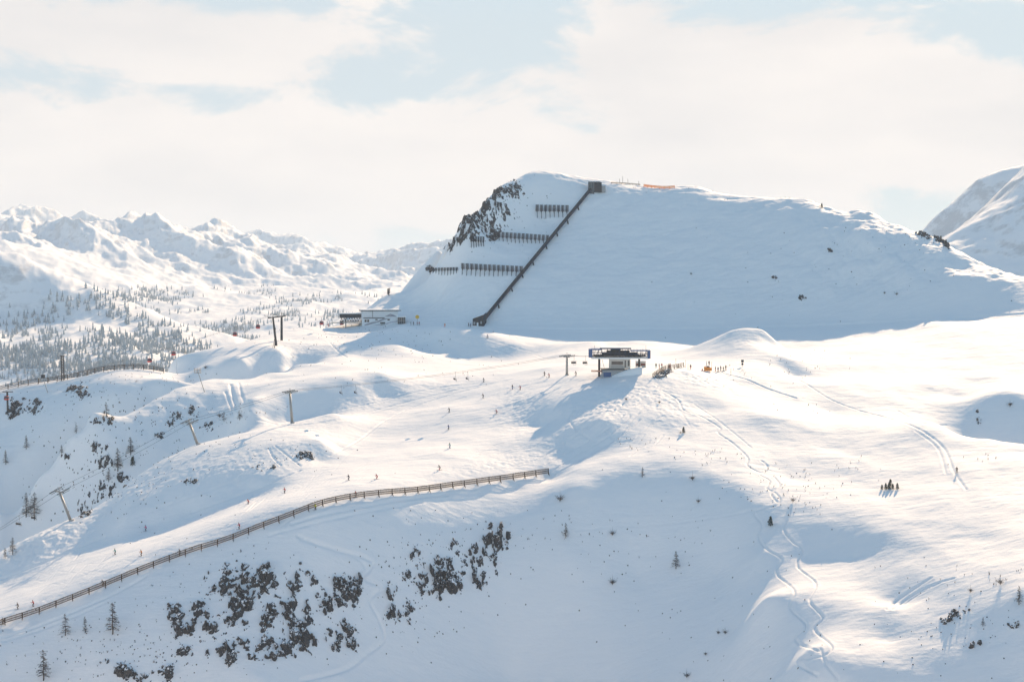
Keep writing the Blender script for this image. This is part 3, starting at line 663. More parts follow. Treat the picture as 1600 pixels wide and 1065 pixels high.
for i in range(26):
    u = 930 + i * 3.1; dr.tube((cx(u), 5.3, cz(555.6)), (cx(u), 5.8, cz(555.6)), .42, n=10)
dr.box(cx(941), cx(996), 2, 5, cz(556), cz(551)).box(cx(948), cx(984), 2.1, 4.9, cz(551), cz(548)).box(cx(955), cx(970), 1.6, 5.4, cz(550), cz(546)).tube((cx(932), 3.4, cz(557)), (cx(932), 3.4, cz(555.5)), 2.2, n=20)
dr.build('drive_machinery', DARK, CS)
MB().box(cx(930), cx(1004), -.02, .4, cz(557.6), cz(556.4)).build('conveyor_tyres', BLACK, CS)
for u in (929, 1009): MB().tube((cx(u), 1, cz(546.5)), (cx(u), 1, cz(539.5)), .06).build('antenna', GUN, CS)
dk = MB().box(cx(924), cx(941), -.8, 3, cz(580.5), cz(579.4)).build('timber_deck', BROWN, CS)
MB().bar((cx(924), -.8, cz(577.4)), (cx(941), -.8, cz(578.6)), .1, .1).bar((cx(925), -.8, cz(580)), (cx(925), -.8, cz(577.5)), .1, .1).bar((cx(932), -.8, cz(580)), (cx(932), -.8, cz(578)), .1, .1).bar((cx(940), -.8, cz(583)), (cx(940), -.8, cz(578.4)), .1, .1).build('railing', BROWN, dk)
# snow ramp beside the base: a drift leaning on the wall
rb = MB(); nn = 14
for i in range(nn):
    f = i / (nn - 1); u = 956 + 47 * f; top = cz(587 - 14 * (1 - (1 - f) ** 1.6)) ; rb.v += [(cx(u), -3.2 + 1.4 * f, -1.5), (cx(u), -.7 - .5 * f, top), (cx(u), 5, top - .1), (cx(u), 6, -1.5)]
for i in range(nn - 1):
    for j in range(3): rb.f.append((i * 4 + j, i * 4 + j + 1, i * 4 + j + 5, i * 4 + j + 4)); rb.m.append(0)
rb.f += [(0, 3, 2, 1), tuple((nn - 1) * 4 + k for k in range(4))]; rb.m += [0, 0]
sdft = rb.build('snow_bank', snow, None, True); sdft.location = CS.location; sdft.rotation_euler = CS.rotation_euler; sdft['kind'] = 'structure'
# little operator hut to its right
P = hit(1001, 574); k = P.length / F
HT = thing('operator_hut', 'small beige hut with brown window band just right of the blue chairlift station', 'hut', P, facing(P))
MB().box(-8 * k, 8 * k, 0, 3, -1, 9.5 * k).build('wall', BEIGE, HT)
MB().box(-8.6 * k, 8.6 * k, -.3, 3.3, 9.5 * k, 10.6 * k).build('roof', ROOFS, HT)
MB().box(-7 * k, -1 * k, -.06, 0, 3 * k, 6.6 * k).build('window', BROWN, HT); MB().box(0 * k, 7 * k, -.06, 0, 3 * k, 6.6 * k).build('window', BROWN, HT)

# ------------------------------------------------------------------ covered conveyor up the big hill with its two end buildings
P2 = hit(747, 509, 780); P2.z -= .3; k = P2.length / F
LH = thing('valley_hut', 'dark hut with snow covered pitched roof at the foot of the inclined conveyor', 'hut', P2, facing(P2) - R(20))
w_ = MB(); w_.add([(-9 * k, 0, -1), (9 * k, 0, -1), (9 * k, 5, -1), (-9 * k, 5, -1), (-9 * k, 0, 12 * k), (9 * k, 0, 18 * k), (9 * k, 5, 22 * k), (-9 * k, 5, 14 * k)],
       [(0, 3, 2, 1), (4, 5, 6, 7), (0, 1, 5, 4), (1, 2, 6, 5), (2, 3, 7, 6), (3, 0, 4, 7)]); w_.build('wall', DARK, LH)
w_ = MB(); T_ = [(-10 * k, -.4, 11.6 * k), (9.6 * k, -.4, 18.4 * k), (9.6 * k, 5.3, 22.8 * k), (-10 * k, 5.3, 14.4 * k)]
w_.add(T_ + [(x, y, z + .35) for x, y, z in T_], [(0, 3, 2, 1), (4, 5, 6, 7), (0, 1, 5, 4), (1, 2, 6, 5), (2, 3, 7, 6), (3, 0, 4, 7)]); w_.build('roof', ROOFS, LH)
MB().box(-2.2 * k, 0.6 * k, -.06, 0, .4 * k, 6 * k).build('door', WHITE, LH)
MB().box(-7.6 * k, -4.6 * k, -.06, 0, 3 * k, 7 * k).build('window', GREY, LH); MB().box(4 * k, 6.4 * k, -.06, 0, 4 * k, 8 * k).build('window', GREY, LH)
P3 = hit(924, 302, 880); k = P3.length / F
TS = thing('summit_station', 'dark concrete summit station where the inclined conveyor reaches the hill top', 'station', P3 - Vector((0, 0, 0)), facing(P3))
MB().box(-5 * k, 4.5 * k, -.5, 6, -3 * k, 18 * k).build('tower', GREYD, TS)
for x in (-4, -1.6, 1.4): MB().box((x) * k, (x + 1.4) * k, -.58, -.5, 4 * k, 17 * k).build('window', GLASS, TS)
MB().box(4.5 * k, 16 * k, .4, 7, 2 * k, 17 * k).build('hall', DARK, TS); MB().box(-3 * k, 14 * k, -.6, 6.5, 18 * k, 19 * k).build('roof', ROOFS, TS)
MB().box(16 * k, 22 * k, 1.5, 7, 2 * k, 12 * k).build('side_wall', GREY, TS)
pl = []
for i in range(41):
    f = i / 40; p = hit(757 + 166 * f, 503 - 203 * f, 790); pl.append(Vector(p))
sm = [sum((pl[max(0, min(40, i + d))] for d in (-4, -3, -2, -1, 0, 1, 2, 3, 4)), Vector()) / 9 for i in range(41)]
sm[0] = pl[0]; sm[-1] = pl[-1]
CT = thing('inclined_conveyor', 'long dark covered conveyor tube climbing straight up the shaded hill', 'conveyor', pl[0])
tb = MB(); pos = [q + Vector((0, -.6, 2.0)) - pl[0] for q in sm]
for a, b in zip(pos[:-1], pos[1:]): tb.bar(a, b, 1.7, 1.5)
tb.build('tube', DARK, CT)
rl = MB()
for a, b in zip(pos[:-1], pos[1:]): rl.bar(a + Vector((.95, -.6, -.2)), b + Vector((.95, -.6, -.2)), .12, .7)
rl.build('side_panel', NAVY, CT)
for f in (.13, .25, .36, .47, .575, .68, .785, .89):
    i = int(f * 40); a = pos[i]; g = Vector((a.x + .9, a.y - 1.2, H(pl[0].x + a.x + .9, pl[0].y + a.y - 1.2) - pl[0].z - .4))
    MB().bar(a, g, .6, .6).build('support', DARK, CT)

# ------------------------------------------------------------------ avalanche barriers
def barrier(label, a, b, n, hpx, rmin=820):
    pa, pb = hit(a[0], a[1], rmin), hit(b[0], b[1], rmin); o = thing('avalanche_barrier', label, 'avalanche barrier', pa, 0, 'avalanche barriers on the hill')
    k = pa.length / F; h = hpx * k; dirx = (pb - pa)
    steep_edge = abs(dirx.y) > abs(dirx.x)
    if steep_edge: dirx.y = 0; dirx.z = 0; dirx.x = (b[0] - a[0]) * k
    wbay = dirx.length / n
    fwd = Vector((dirx.y, -dirx.x, 0)).normalized()      # downhill, towards the camera
    if fwd.y > 0: fwd = -fwd
    for i in range(n):
        c = pa.lerp(pb, (i + .5) / n); q = hit(a[0] + (b[0] - a[0]) * (i + .5) / n, a[1] + (b[1] - a[1]) * (i + .5) / n, rmin)
        c = Vector((c.x, c.y, H(c.x, c.y))) if abs(q.y - c.y) > 12 and not steep_edge else q
        c = c - pa; ex = dirx.normalized() * wbay; mb = MB()
        for s_ in range(7):
            f = .18 + .82 * s_ / 6; z = h * f; p = c + Vector((0, 0, z)) + fwd * (z * .30)
            mb.bar(p - ex * .41, p + ex * .41, .12, h * .10)
        mb.build('rack', DARK, o)
        pm = MB()
        for s_ in (-.05,):
            x = ex * s_; lo = c + x + Vector((0, 0, -.6)); hi = c + x + Vector((0, 0, h)) + fwd * (h * .36)
            pm.bar(lo, hi, .4, .4)
            g = c + x + fwd * (h * .85); gz_ = H(pa.x + g.x, pa.y + g.y) - pa.z
            pm.bar(Vector((g.x, g.y, gz_ - .4)), c + x + Vector((0, 0, h * .72)) + fwd * (h * .32), .34, .34)
        pm.build('support_frame', DARK, o)
barrier('highest long avalanche barrier of eight leaning racks, below the summit station', (836, 331), (889, 332), 8, 10.5)
barrier('middle long avalanche barrier of many racks reaching the conveyor tube', (770, 371), (858, 377), 14, 9)
barrier('short avalanche barrier of six racks beside the rocks, left of the middle row', (734, 377), (757, 379), 6, 8.5)
barrier('lowest long avalanche barrier ending close to the conveyor tube', (720, 421), (818, 426), 14, 9.5)
barrier('low half buried avalanche barrier at the left edge of the hill', (670, 424), (716, 423), 10, 5)
barrier('tiny avalanche barrier of three racks high on the rocky edge', (771, 321), (784, 323), 3, 6)
barrier('pair of avalanche racks standing out of the rocks on the left skyline', (707, 376), (717, 377), 2, 6)
barrier('lone leaning avalanche rack on the snowy flank above the gondola station', (604, 461), (610, 459), 1, 9, 860)

# ------------------------------------------------------------------ fences
def fence(label, pts, hpx, step, mats, slats=True, rmin=0, group='fences', gap=.36, name='snow_fence'):
    W = [hit(u, v, rmin) for u, v in spline(pts, 8)]
    cum = [0]
    for a, b in zip(W[:-1], W[1:]): cum.append(cum[-1] + (b - a).length)
    n = max(2, min(95, int(cum[-1] / step)))
    P = []
    for i in range(n + 1):
        d = cum[-1] * i / n; j = max(j_ for j_ in range(len(cum)) if cum[j_] <= d + 1e-6); j = min(j, len(W) - 2)
        f = (d - cum[j]) / max(1e-6, cum[j+1] - cum[j]); q = W[j].lerp(W[j+1], f); P.append(Vector((q.x, q.y, H(q.x, q.y))))
    o = thing(name, label, 'fence', P[0], 0, group); k = P[0].length / F; rg = random.Random(len(pts))
    rails = MB()
    for i, p in enumerate(P):
        h = hpx * p.length / F; q = p - P[0]; d = (P[min(n, i+1)] - P[max(0, i-1)]); d.z = 0; d.normalize(); s = Vector((-d.y, d.x, 0)); s = -s if s.y > 0 else s
        lean = rg.uniform(-.03, .03)
        MB().bar(q - Vector((0, 0, .6)), q + Vector((lean, 0, h)), .24, .24).bar(q + s * (h * .45) + Vector((0, 0, -.9)), q + Vector((0, 0, h * .55)), .12, .12).build('post', mats[1], o)
        if i < n:
            p2 = P[i+1] - P[0]; h2 = hpx * P[i+1].length / F
            for f in ((.30, .62, .95) if slats else (.4, .68, .95)): rails.bar(q + Vector((0, 0, h * f)), p2 + Vector((0, 0, h2 * f)), .08, .22 if slats else .2)
            if slats:
                sm_ = MB(); L_ = (p2 - q).length; m = max(2, int(L_ / gap))
                for j in range(m):
                    f = (j + .5) / m; c = q.lerp(p2, f); hh = h * (1 + rg.uniform(-.06, .05))
                    g_ = H(P[0].x + c.x, P[0].y + c.y) - P[0].z; c.z = max(min(c.z, g_ + .4), g_)
                    sm_.bar(c + Vector((0, 0, .12 + hh * .18)) - s * .06, c + Vector((rg.uniform(-.03, .03), 0, hh)) - s * .06, .16, .035)
                sm_.build('slat_panel', mats[0], o)
    rails.build('rail', mats[1], o); return o
fence('long curving wooden slat snow fence along the lower edge of the groomed piste', [(-60, 1006), (0, 978), (50, 962), (100, 943), (160, 919), (230, 890), (300, 864), (352, 848), (400, 829), (450, 810), (500, 791), (550, 780), (600, 774), (650, 770), (700, 763), (760, 755), (810, 748), (857, 741)], 10, 5.2, (TIMBER, TIMBERD))
fence('dark wooden snow fence running over the crest of the far left ridge', [(-20, 616), (0, 611), (40, 602), (80, 597), (120, 590), (160, 581), (200, 577), (230, 578), (256, 583)], 8, 5, (TIMBERD, TIMBERD), True, 700, 'fences', .55)
fence('pale timber handrail climbing the bank right of the chairlift station', [(1020, 590), (1030, 583), (1040, 578), (1055, 576), (1068, 573)], 7, 2.4, (TIMBER, TIMBER), False, 0, 'fences', .3, 'handrail')
on = fence('bright orange safety net on posts along the summit edge', [(1006, 292), (1022, 294), (1040, 295), (1054, 294)], 4.2, 3.4, (ORANGE, ORANGE), True, 900, 'fences', .3, 'safety_net')
fence('thin orange safety net along the path left of the summit posts', [(955, 287), (975, 288), (1000, 290)], 2.6, 4, (ORANGE, TIMBER), False, 900, 'fences', .3, 'safety_net')

# ------------------------------------------------------------------ chairlift: pylons, cables, chairs
def V3(*a): return Vector(a)
tops = [(93, 768), (296, 660), (453, 613), (886, 557)]
basep = [(112, 813), (310, 694), (457, 661), (886, 586)]
plab = ['tapered chairlift pylon lowest down the slope at the left, above the piste bank', 'leaning chairlift pylon behind the crest of the snowy mound', 'tall chairlift pylon standing on top of the snowy mound', 'chairlift pylon nearest the blue station with its lattice ladder']
crown = []
for i, (b, t) in enumerate(zip(basep, tops)):
    B = hit(*b); a, tt = ray(*t); r = math.hypot(B.x, B.y); T = V3(r * math.sin(a), r * math.cos(a), tt * r); crown.append(T)
ropes_dir = []
for i in range(4):
    a = crown[max(0, i-1)]; b = crown[min(3, i+1)]; d = (b - a).normalized(); ropes_dir.append(d)
HALF = 2.4
lines = {-1: [], 1: []}
for i, (b, t) in enumerate(zip(basep, tops)):
    B = hit(*b); T = crown[i]; d = ropes_dir[i]; side = V3(d.y, -d.x, 0).normalized()
    o = thing('lift_pylon', plab[i], 'pylon', B, 0, 'chairlift pylons'); q = T - B
    MB().tube(V3(0, 0, -1), q, .55, .34, 12).build('mast', GUN, o, True)
    MB().tube(V3(0, 0, -1), V3(0, 0, .5), .9, .9, 12).build('foundation', GREY, o)
    MB().bar(q - side * HALF * 1.1, q + side * HALF * 1.1, .34, .4).build('crossarm', GUN, o)
    for s in (-1, 1):
        c = q + side * s * HALF; mb = MB(); n = 8
        mb.bar(c - d * 2.6 + V3(0, 0, .25), c + d * 2.6 + V3(0, 0, .25), .14, .22)
        for j in range(n):
            p = c + d * (-2.5 + 5 * j / (n - 1)) + V3(0, 0, .28 + .1); mb.tube(p - side * .09, p + side * .09, .28, n=10)
        mb.bar(c - d * 2.4 + side * .5 + V3(0, 0, -.15), c + d * 2.4 + side * .5 + V3(0, 0, -.15), .4, .06)
        mb.build('sheave_train', GUN, o); lines[s].append(B + c + V3(0, 0, .75))
    MB().bar(q, q + V3(0, 0, 1.6), .14, .14).bar(q + V3(0, 0, 1.55) - side * 1.2, q + V3(0, 0, 1.55) + side * 1.2, .12, .12).build('lifting_frame', GUN, o)
    ld = MB(); off = d * -.62
    for e in (-.2, .2): ld.bar(V3(0, 0, 0) + off + side * e, q * .97 + off * .7 + side * e, .05, .05)
    for j in range(24): ld.bar(q * (j / 25) + off - side * .2, q * (j / 25) + off + side * .2, .04, .04)
    ld.build('ladder', GUN, o)
def at_depth(u, v, r): a, t = ray(u, v); return V3(r * math.sin(a), r * math.cos(a), t * r)
endR = CS.matrix_basis @ V3(cx(921), 3.4, cz(557))
cable_pts = {}
for s in (-1, 1):
    pts = [at_depth(-40, 850, math.hypot(lines[s][0].x, lines[s][0].y) - 25)] + lines[s] + [endR + V3(0, s * 2.2, 0)]
    full = []
    for a, b in zip(pts[:-1], pts[1:]):
        sag = (b - a).length * .012
        for j in range(16): f = j / 16; full.append(a.lerp(b, f) - V3(0, 0, 4 * sag * f * (1 - f)))
    full.append(pts[-1]); cable_pts[s] = full
    mb = MB(); o_ = full[0]
    for a, b in zip(full[:-1], full[1:]): mb.tube(a - o_, b - o_, .045, n=5, cap=False)
    c = mb.build('haul_cable', DARK); c.location = o_
    tag(c, 'nearer steel haul cable of the chairlift strung over its four pylons' if (s * (1)) == 1 else 'farther steel haul cable of the chairlift strung over its four pylons', 'cable', 'chairlift cables')
def on_cable(full, u):
    best = None
    for a, b in zip(full[:-1], full[1:]):
        for j in range(8):
            p = a.lerp(b, j / 8); uu, _ = pix(math.atan2(p.x, p.y), 0); d = abs(uu - u)
            if best is None or d < best[0]: best = (d, p, (b - a).normalized())
    return best[1], best[2]
def make_chair():
    o = thing('lift_chair', 'x', 'lift chair', (0, 0, 0), 0, 'chairlift chairs'); W = 1.15   # local y along the seat, x = travel
    MB().tube((0, 0, .1), (0, 0, -.25), .12).tube((0, 0, -.2), (.25, 0, -1.6), .06).tube((.25, 0, -1.6), (-.05, 0, -2.3), .06).bar((-.05, -W, -2.3), (-.05, W, -2.3), .1, .1).bar((-.05, -W, -2.3), (-.35, -W, -3.3), .08, .08).bar((-.05, W, -2.3), (-.35, W, -3.3), .08, .08).build('hanger', GUN, o)
    MB().bar((-.35, -W, -3.3), (.3, -W, -3.35), .09, .09).bar((-.35, W, -3.3), (.3, W, -3.35), .09, .09).add([(-.38, -W, -3.28), (.25, -W, -3.36), (.25, W, -3.36), (-.38, W, -3.28), (-.38, -W, -3.16), (.25, -W, -3.24), (.25, W, -3.24), (-.38, W, -3.16)], [(0, 3, 2, 1), (4, 5, 6, 7), (0, 1, 5, 4), (1, 2, 6, 5), (2, 3, 7, 6), (3, 0, 4, 7)]).build('seat', BLACK, o)
    MB().add([(-.38, -W, -3.2), (-.30, -W, -3.2), (-.30, W, -3.2), (-.38, W, -3.2), (-.55, -W, -2.55), (-.47, -W, -2.55), (-.47, W, -2.55), (-.55, W, -2.55)], [(0, 3, 2, 1), (4, 5, 6, 7), (0, 1, 5, 4), (1, 2, 6, 5), (2, 3, 7, 6), (3, 0, 4, 7)]).build('backrest', BLACK, o)
    MB().tube((.3, -W, -2.9), (.3, W, -2.9), .05).tube((.3, -.4, -2.9), (.55, -.4, -3.9), .035).tube((.3, .4, -2.9), (.55, .4, -3.9), .035).tube((.55, -W * .8, -3.9), (.55, W * .8, -3.9), .04).build('safety_bar', GUN, o)
    return o
chair_spots = [(24, 'empty lift chair lowest on the left, beyond the last pylon'), (47, 'lift chair hanging just in front of the twin larches at left'), (185, 'lift chair hanging between the two left pylons against the shaded slope'),
    (374, 'lift chair a little left of the tall mound pylon'), (531, 'left chair of the pair over the blue shaded hollow'), (554, 'right chair of the pair over the blue shaded hollow'),
    (712, 'left chair of the pair over the upper piste edge'), (731, 'right chair of the pair over the upper piste edge'), (897, 'lift chair just right of the pylon nearest the blue station'), (915, 'lift chair arriving under the left end of the blue station')]
chair0 = make_chair()
for i, (u, lab) in enumerate(chair_spots):
    s = 1 if i % 2 else -1
    p, d = on_cable(cable_pts[s], u); o = chair0 if i == 0 else copy_thing(chair0)
    o.location = p; o.rotation_euler = (0, 0, math.atan2(d.y, d.x) + (0 if s == 1 else 0)); o['label'] = lab

# ------------------------------------------------------------------ gondola: portal pylon, poles, cables, cabins
gA = GS.matrix_basis @ V3(gx(536), 4.2, gz(496))
Bp1 = hit(440, 533, 790); Bp2 = hit(432, 541, 770)
o = thing('gondola_pylon', 'two legged gondola pylon with a crossbeam on the left ridge', 'pylon', Bp1, 0, 'gondola pylons')
rA = math.hypot(Bp1.x, Bp1.y); top1 = at_depth(440, 493, rA); rB = math.hypot(Bp2.x, Bp2.y); top2 = at_depth(426.5, 496, rB)
MB().tube(V3(0, 0, -1), top1 - Bp1, .75, .6, 10).build('leg', DARK, o)
MB().tube(Bp2 - Bp1 - V3(0, 0, 1), top2 - Bp1, .7, .5, 10).build('leg', DARK, o)
ca, cb = at_depth(419, 496.5, rB - 2), at_depth(446, 493.5, rA + 2)
MB().bar(ca - Bp1, cb - Bp1, .5, .7).bar(top1 - Bp1, top1 - Bp1 + V3(0, 0, 2), .2, .2).bar(top2 - Bp1, top2 - Bp1 + V3(0, 0, 1.6), .2, .2).build('crossbeam', DARK, o)
sv = MB()
for c in (ca, cb, (ca + cb) / 2):
    for j in range(6): p = c - Bp1 + V3(-2 + .8 * j, 0, .7 - .23 * j + .6); sv.tube(p - V3(0, .1, 0), p + V3(0, .1, 0), .3, n=8)
sv.build('sheave_train', GUN, o)
P = hit(429, 545, 760); rC = P.length; tC = at_depth(430.5, 512, math.hypot(P.x, P.y)); 
o2 = thing('wooden_mast', 'slim brown mast with a raking prop beside the two legged gondola pylon', 'mast', P, 0)
MB().tube(V3(0, 0, -.5), tC - P, .22, .14, 7).build('pole', TIMBERD, o2)
Pq = hit(426, 545, 760); MB().tube(Pq - P - V3(0, 0, .4), (tC - P) * .62, .13, .1, 6).build('prop', TIMBER, o2)
P = hit(12, 643, 640); o3 = thing('gondola_pylon', 'dark single gondola pylon at the far left edge of the ridge', 'pylon', P, 0, 'gondola pylons')
rD = math.hypot(P.x, P.y); t12 = at_depth(11.5, 612, rD)
MB().tube(V3(0, 0, -1), t12 - P, .5, .4, 10).build('mast', DARK, o3); MB().bar(t12 - P - V3(2.4, 0, 0), t12 - P + V3(2.4, 1, 0), .35, .4).build('crossarm', DARK, o3)
P = hit(276, 583, 700); o4 = thing('marker_pole', 'very thin pale pole on the snow right of the left ridge crest', 'pole', P, 0)
t27 = at_depth(276, 545, P.length); MB().tube(V3(0, 0, -.5), t27 - P, .16, .1, 6).build('shaft', WHITE, o4); MB().box(-.5, .5, -.1, .1, (t27 - P).z - .1, (t27 - P).z + .1).build('cap', WHITE, o4)
gl = [at_depth(-60, 634, 690), t12 + V3(0, 0, .6), at_depth(276, 541, 800), (ca + cb) / 2 + V3(0, 0, 1.6), gA]
for s, lab in ((0, 'lower steel cable of the gondola running left from its station'), (1, 'upper steel cable of the gondola running left from its station')):
    full = []
    for a, b in zip(gl[:-1], gl[1:]):
        for j in range(12): f = j / 12; full.append(a.lerp(b, f) + V3(0, s * 3, s * .6) - V3(0, 0, 4 * f * (1 - f) * (b - a).length * .004))
    full.append(gl[-1] + V3(0, s * 3, s * .6)); mb = MB(); o_ = full[0]
    for a, b in zip(full[:-1], full[1:]): mb.tube(a - o_, b - o_, .04, n=5, cap=False)
    c = mb.build('gondola_cable', DARK); c.location = o_; tag(c, lab, 'cable', 'gondola cables')
    if s == 0: gfull = full
def make_cabin():
    o = thing('gondola_cabin', 'x', 'gondola cabin', (0, 0, 0), 0, 'gondola cabins')
    MB().tube((0, 0, 0), (0, 0, -2.2), .08).bar((-.5, 0, -2.2), (.5, 0, -2.2), .12, .12).build('hanger', DARK, o)
    def ring(z, a, b): return [(a * x, b * y, z) for x, y in ((1, .5), (.7, 1), (-.7, 1), (-1, .5), (-1, -.5), (-.7, -1), (.7, -1), (1, -.5))]
    def loft(rs):
        vs = []; fs = []
        for q in rs: vs += q
        for i in range(len(rs) - 1): fs += [(i*8+j, i*8+(j+1) % 8, i*8+8+(j+1) % 8, i*8+8+j) for j in range(8)]
        return vs, fs + [tuple(range(8))[::-1], tuple(range(len(vs) - 8, len(vs)))]
    v, f = loft([ring(-4.5, .7, .6), ring(-4.3, 1.05, .95), ring(-3.55, 1.15, 1.05)]); MB().add(v, f).build('body', RED, o)
    v, f = loft([ring(-3.55, 1.13, 1.03), ring(-2.65, .95, .85)]); MB().add(v, f).build('window_band', GLASS, o)
    v, f = loft([ring(-2.65, 1.0, .9), ring(-2.45, .9, .8), ring(-2.35, .5, .4)]); MB().add(v, f).build('roof', RED, o)
    return o
cab0 = make_cabin()
for i, (u, lab) in enumerate([(502, 'red gondola cabin just left of the gondola station'), (402, 'red gondola cabin left of the two legged pylon, the higher of that pair'), (366, 'red gondola cabin left of the two legged pylon, the lower of that pair'),
        (269, 'red gondola cabin beside the thin pale pole'), (231, 'red gondola cabin above the left ridge crest and its fence'), (7, 'dark red gondola cabin at the far left pylon'), (540, 'red gondola cabin inside the open hall of the gondola station')]):
    p, d = on_cable(gfull, u); o = cab0 if i == 0 else copy_thing(cab0); o.location = p; o.rotation_euler = (0, 0, math.atan2(d.y, d.x)); o['label'] = lab

# ------------------------------------------------------------------ masts and signs
P = hit(98, 594, 715); k = P.length / F
o = thing('lattice_mast', 'tall dark lattice mast behind the fence on the left ridge', 'mast', P, 0); mb = MB(); h = 36 * k; w = 4 * k
cor = [V3(-w / 2, -w / 2, 0), V3(w / 2, -w / 2, 0), V3(w / 2, w / 2, 0), V3(-w / 2, w / 2, 0)]
for c in cor: mb.bar(c - V3(0, 0, .5), c * .75 + V3(0, 0, h), .2, .2)
for j in range(9):
    z0, z1 = h * j / 9, h * (j + 1) / 9; a0, a1 = 1 - .25 * j / 9, 1 - .25 * (j + 1) / 9
    for q in range(4): mb.bar(cor[q] * a0 + V3(0, 0, z0), cor[(q+1) % 4] * a1 + V3(0, 0, z1), .13, .13).bar(cor[q] * a0 + V3(0, 0, z0), cor[(q+1) % 4] * a0 + V3(0, 0, z0), .12, .12)
mb.build('lattice', DARK, o); MB().box(-w * .8, w * .8, -w * .4, w * .4, h, h + .4).build('platform', DARK, o)
for (b, t, lab, w) in (((75, 613), (67, 590), 'leaning pole with a dark box head on the left ridge below the fence', 1.2), ((320, 612), (309, 580), 'leaning pole carrying a small grey basket on the bright ridge crest', 1.5)):
    P = hit(b[0], b[1], 600); q = at_depth(t[0], t[1], math.hypot(P.x, P.y)) - P; o = thing('service_pole', lab, 'pole', P, 0, 'service poles')
    MB().tube(V3(0, 0, -.4), q, .2, .13, 7).build('shaft', GUN, o); m_ = MB()
    if w < 1.3: m_.box(q.x - w * .8, q.x + w * .6, -.5, .5, q.z - .2, q.z + 1.5)
    else:
        for j in range(5): m_.box(q.x - w + j * .7, q.x - w + j * .7 + .12, q.y - .5, q.y + .5, q.z - .8, q.z + 1.6)
        m_.box(q.x - w, q.x + w, q.y - .5, q.y + .5, q.z - .9, q.z - .7).box(q.x - w, q.x + w, q.y - .5, q.y + .5, q.z + .5, q.z + .62)
    m_.build('head', DARK if w < 1.3 else GREY, o)
def pole(u, v, hpx, lab, m=TIMBERD, rmin=0, rad=.07, top=None, name='marker_pole'):
    P = hit(u, v, rmin); k = P.length / F; o = thing(name, lab, 'pole' if top is None else 'sign', P, facing(P))
    MB().tube(V3(0, 0, -.3), V3(0, 0, hpx * k), rad, rad * .8, 6).build('shaft', m, o)
    if top == 'disc': MB().tube(V3(0, -.12, hpx * k + 2 * k), V3(0, 0, hpx * k + 2 * k), 3 * k, n=18).build('sign_board', YELLOW, o)
    elif top == 'board': MB().box(-2 * k, 2 * k, -.1, 0, hpx * k - 4 * k, hpx * k).box(-1.6 * k, 1.6 * k, -.1, 0, hpx * k - 8 * k, hpx * k - 5 * k).build('sign_board', DARK, o)
    elif top is None: MB().tube(V3(0, 0, hpx * k), V3(0, 0, hpx * k + .15), rad * 1.5, n=6).build('cap', m, o)
pole(652, 506, 9, 'round yellow sign on a post right of the gondola station', TIMBERD, 0, .08, 'disc', 'trail_sign')
pole(1160, 573, 11, 'dark two board trail sign standing alone right of the skier group', TIMBERD, 0, .08, 'board', 'trail_sign')
pole(1056, 573, 12, 'thin pole behind the timber handrail', TIMBER); pole(1071, 574, 11, 'thin pole at the upper end of the timber handrail', TIMBER)
pole(1075, 577, 9, 'short pole just past the end of the handrail', TIMBER); pole(1142, 586, 10, 'dark slanting pole at the edge of the lumpy snow bank', TIMBERD)
pole(1112, 578, 12, 'dark pole beside the orange sled', TIMBERD)
for (u, h, l) in ((968, 7, 'leftmost'), (973, 11, 'tallest'), (981, 8, 'middle'), (998, 6, 'rightmost')): pole(u, 287, h, l + ' thin pole standing on the summit skyline', TIMBERD, 900, .12)
# orange rescue sled at the skier group
P = hit(1106, 580); k = P.length / F
o = thing('rescue_sled', 'bright orange sled machine parked beside the group of skiers', 'sled', P, facing(P))
MB().add([(-6*k, -.5, .3), (6*k, -.5, .3), (6*k, .7, .3), (-6*k, .7, .3), (-6*k, -.4, 2.1), (6.4*k, -.4, 1.6), (6.4*k, .6, 1.6), (-6*k, .6, 2.1)], [(0, 3, 2, 1), (4, 5, 6, 7), (0, 1, 5, 4), (1, 2, 6, 5), (2, 3, 7, 6), (3, 0, 4, 7)]).build('body', ORANGE, o)
MB().box(-2*k, 3*k, -.2, .4, 1.7, 2.2).build('seat', BLACK, o); MB().add([(-4.6*k, -.4, 2.0), (-4.2*k, -.4, 2.0), (-4.2*k, .6, 2.0), (-4.6*k, .6, 2.0), (-3.8*k, -.3, 2.6), (-3.6*k, -.3, 2.6), (-3.6*k, .5, 2.6), (-3.8*k, .5, 2.6)], [(0, 3, 2, 1), (4, 5, 6, 7), (0, 1, 5, 4), (1, 2, 6, 5), (2, 3, 7, 6), (3, 0, 4, 7)]).build('windscreen', GLASS, o)
for y in (-.45, .65): MB().bar((-7*k, y, .12), (3*k, y, .06), .18, .08).build('runner', BLACK, o)
MB().box(-9.5*k, -7.5*k, -.2, .3, 0, 1.1).build('marker_cushion', RED, o)

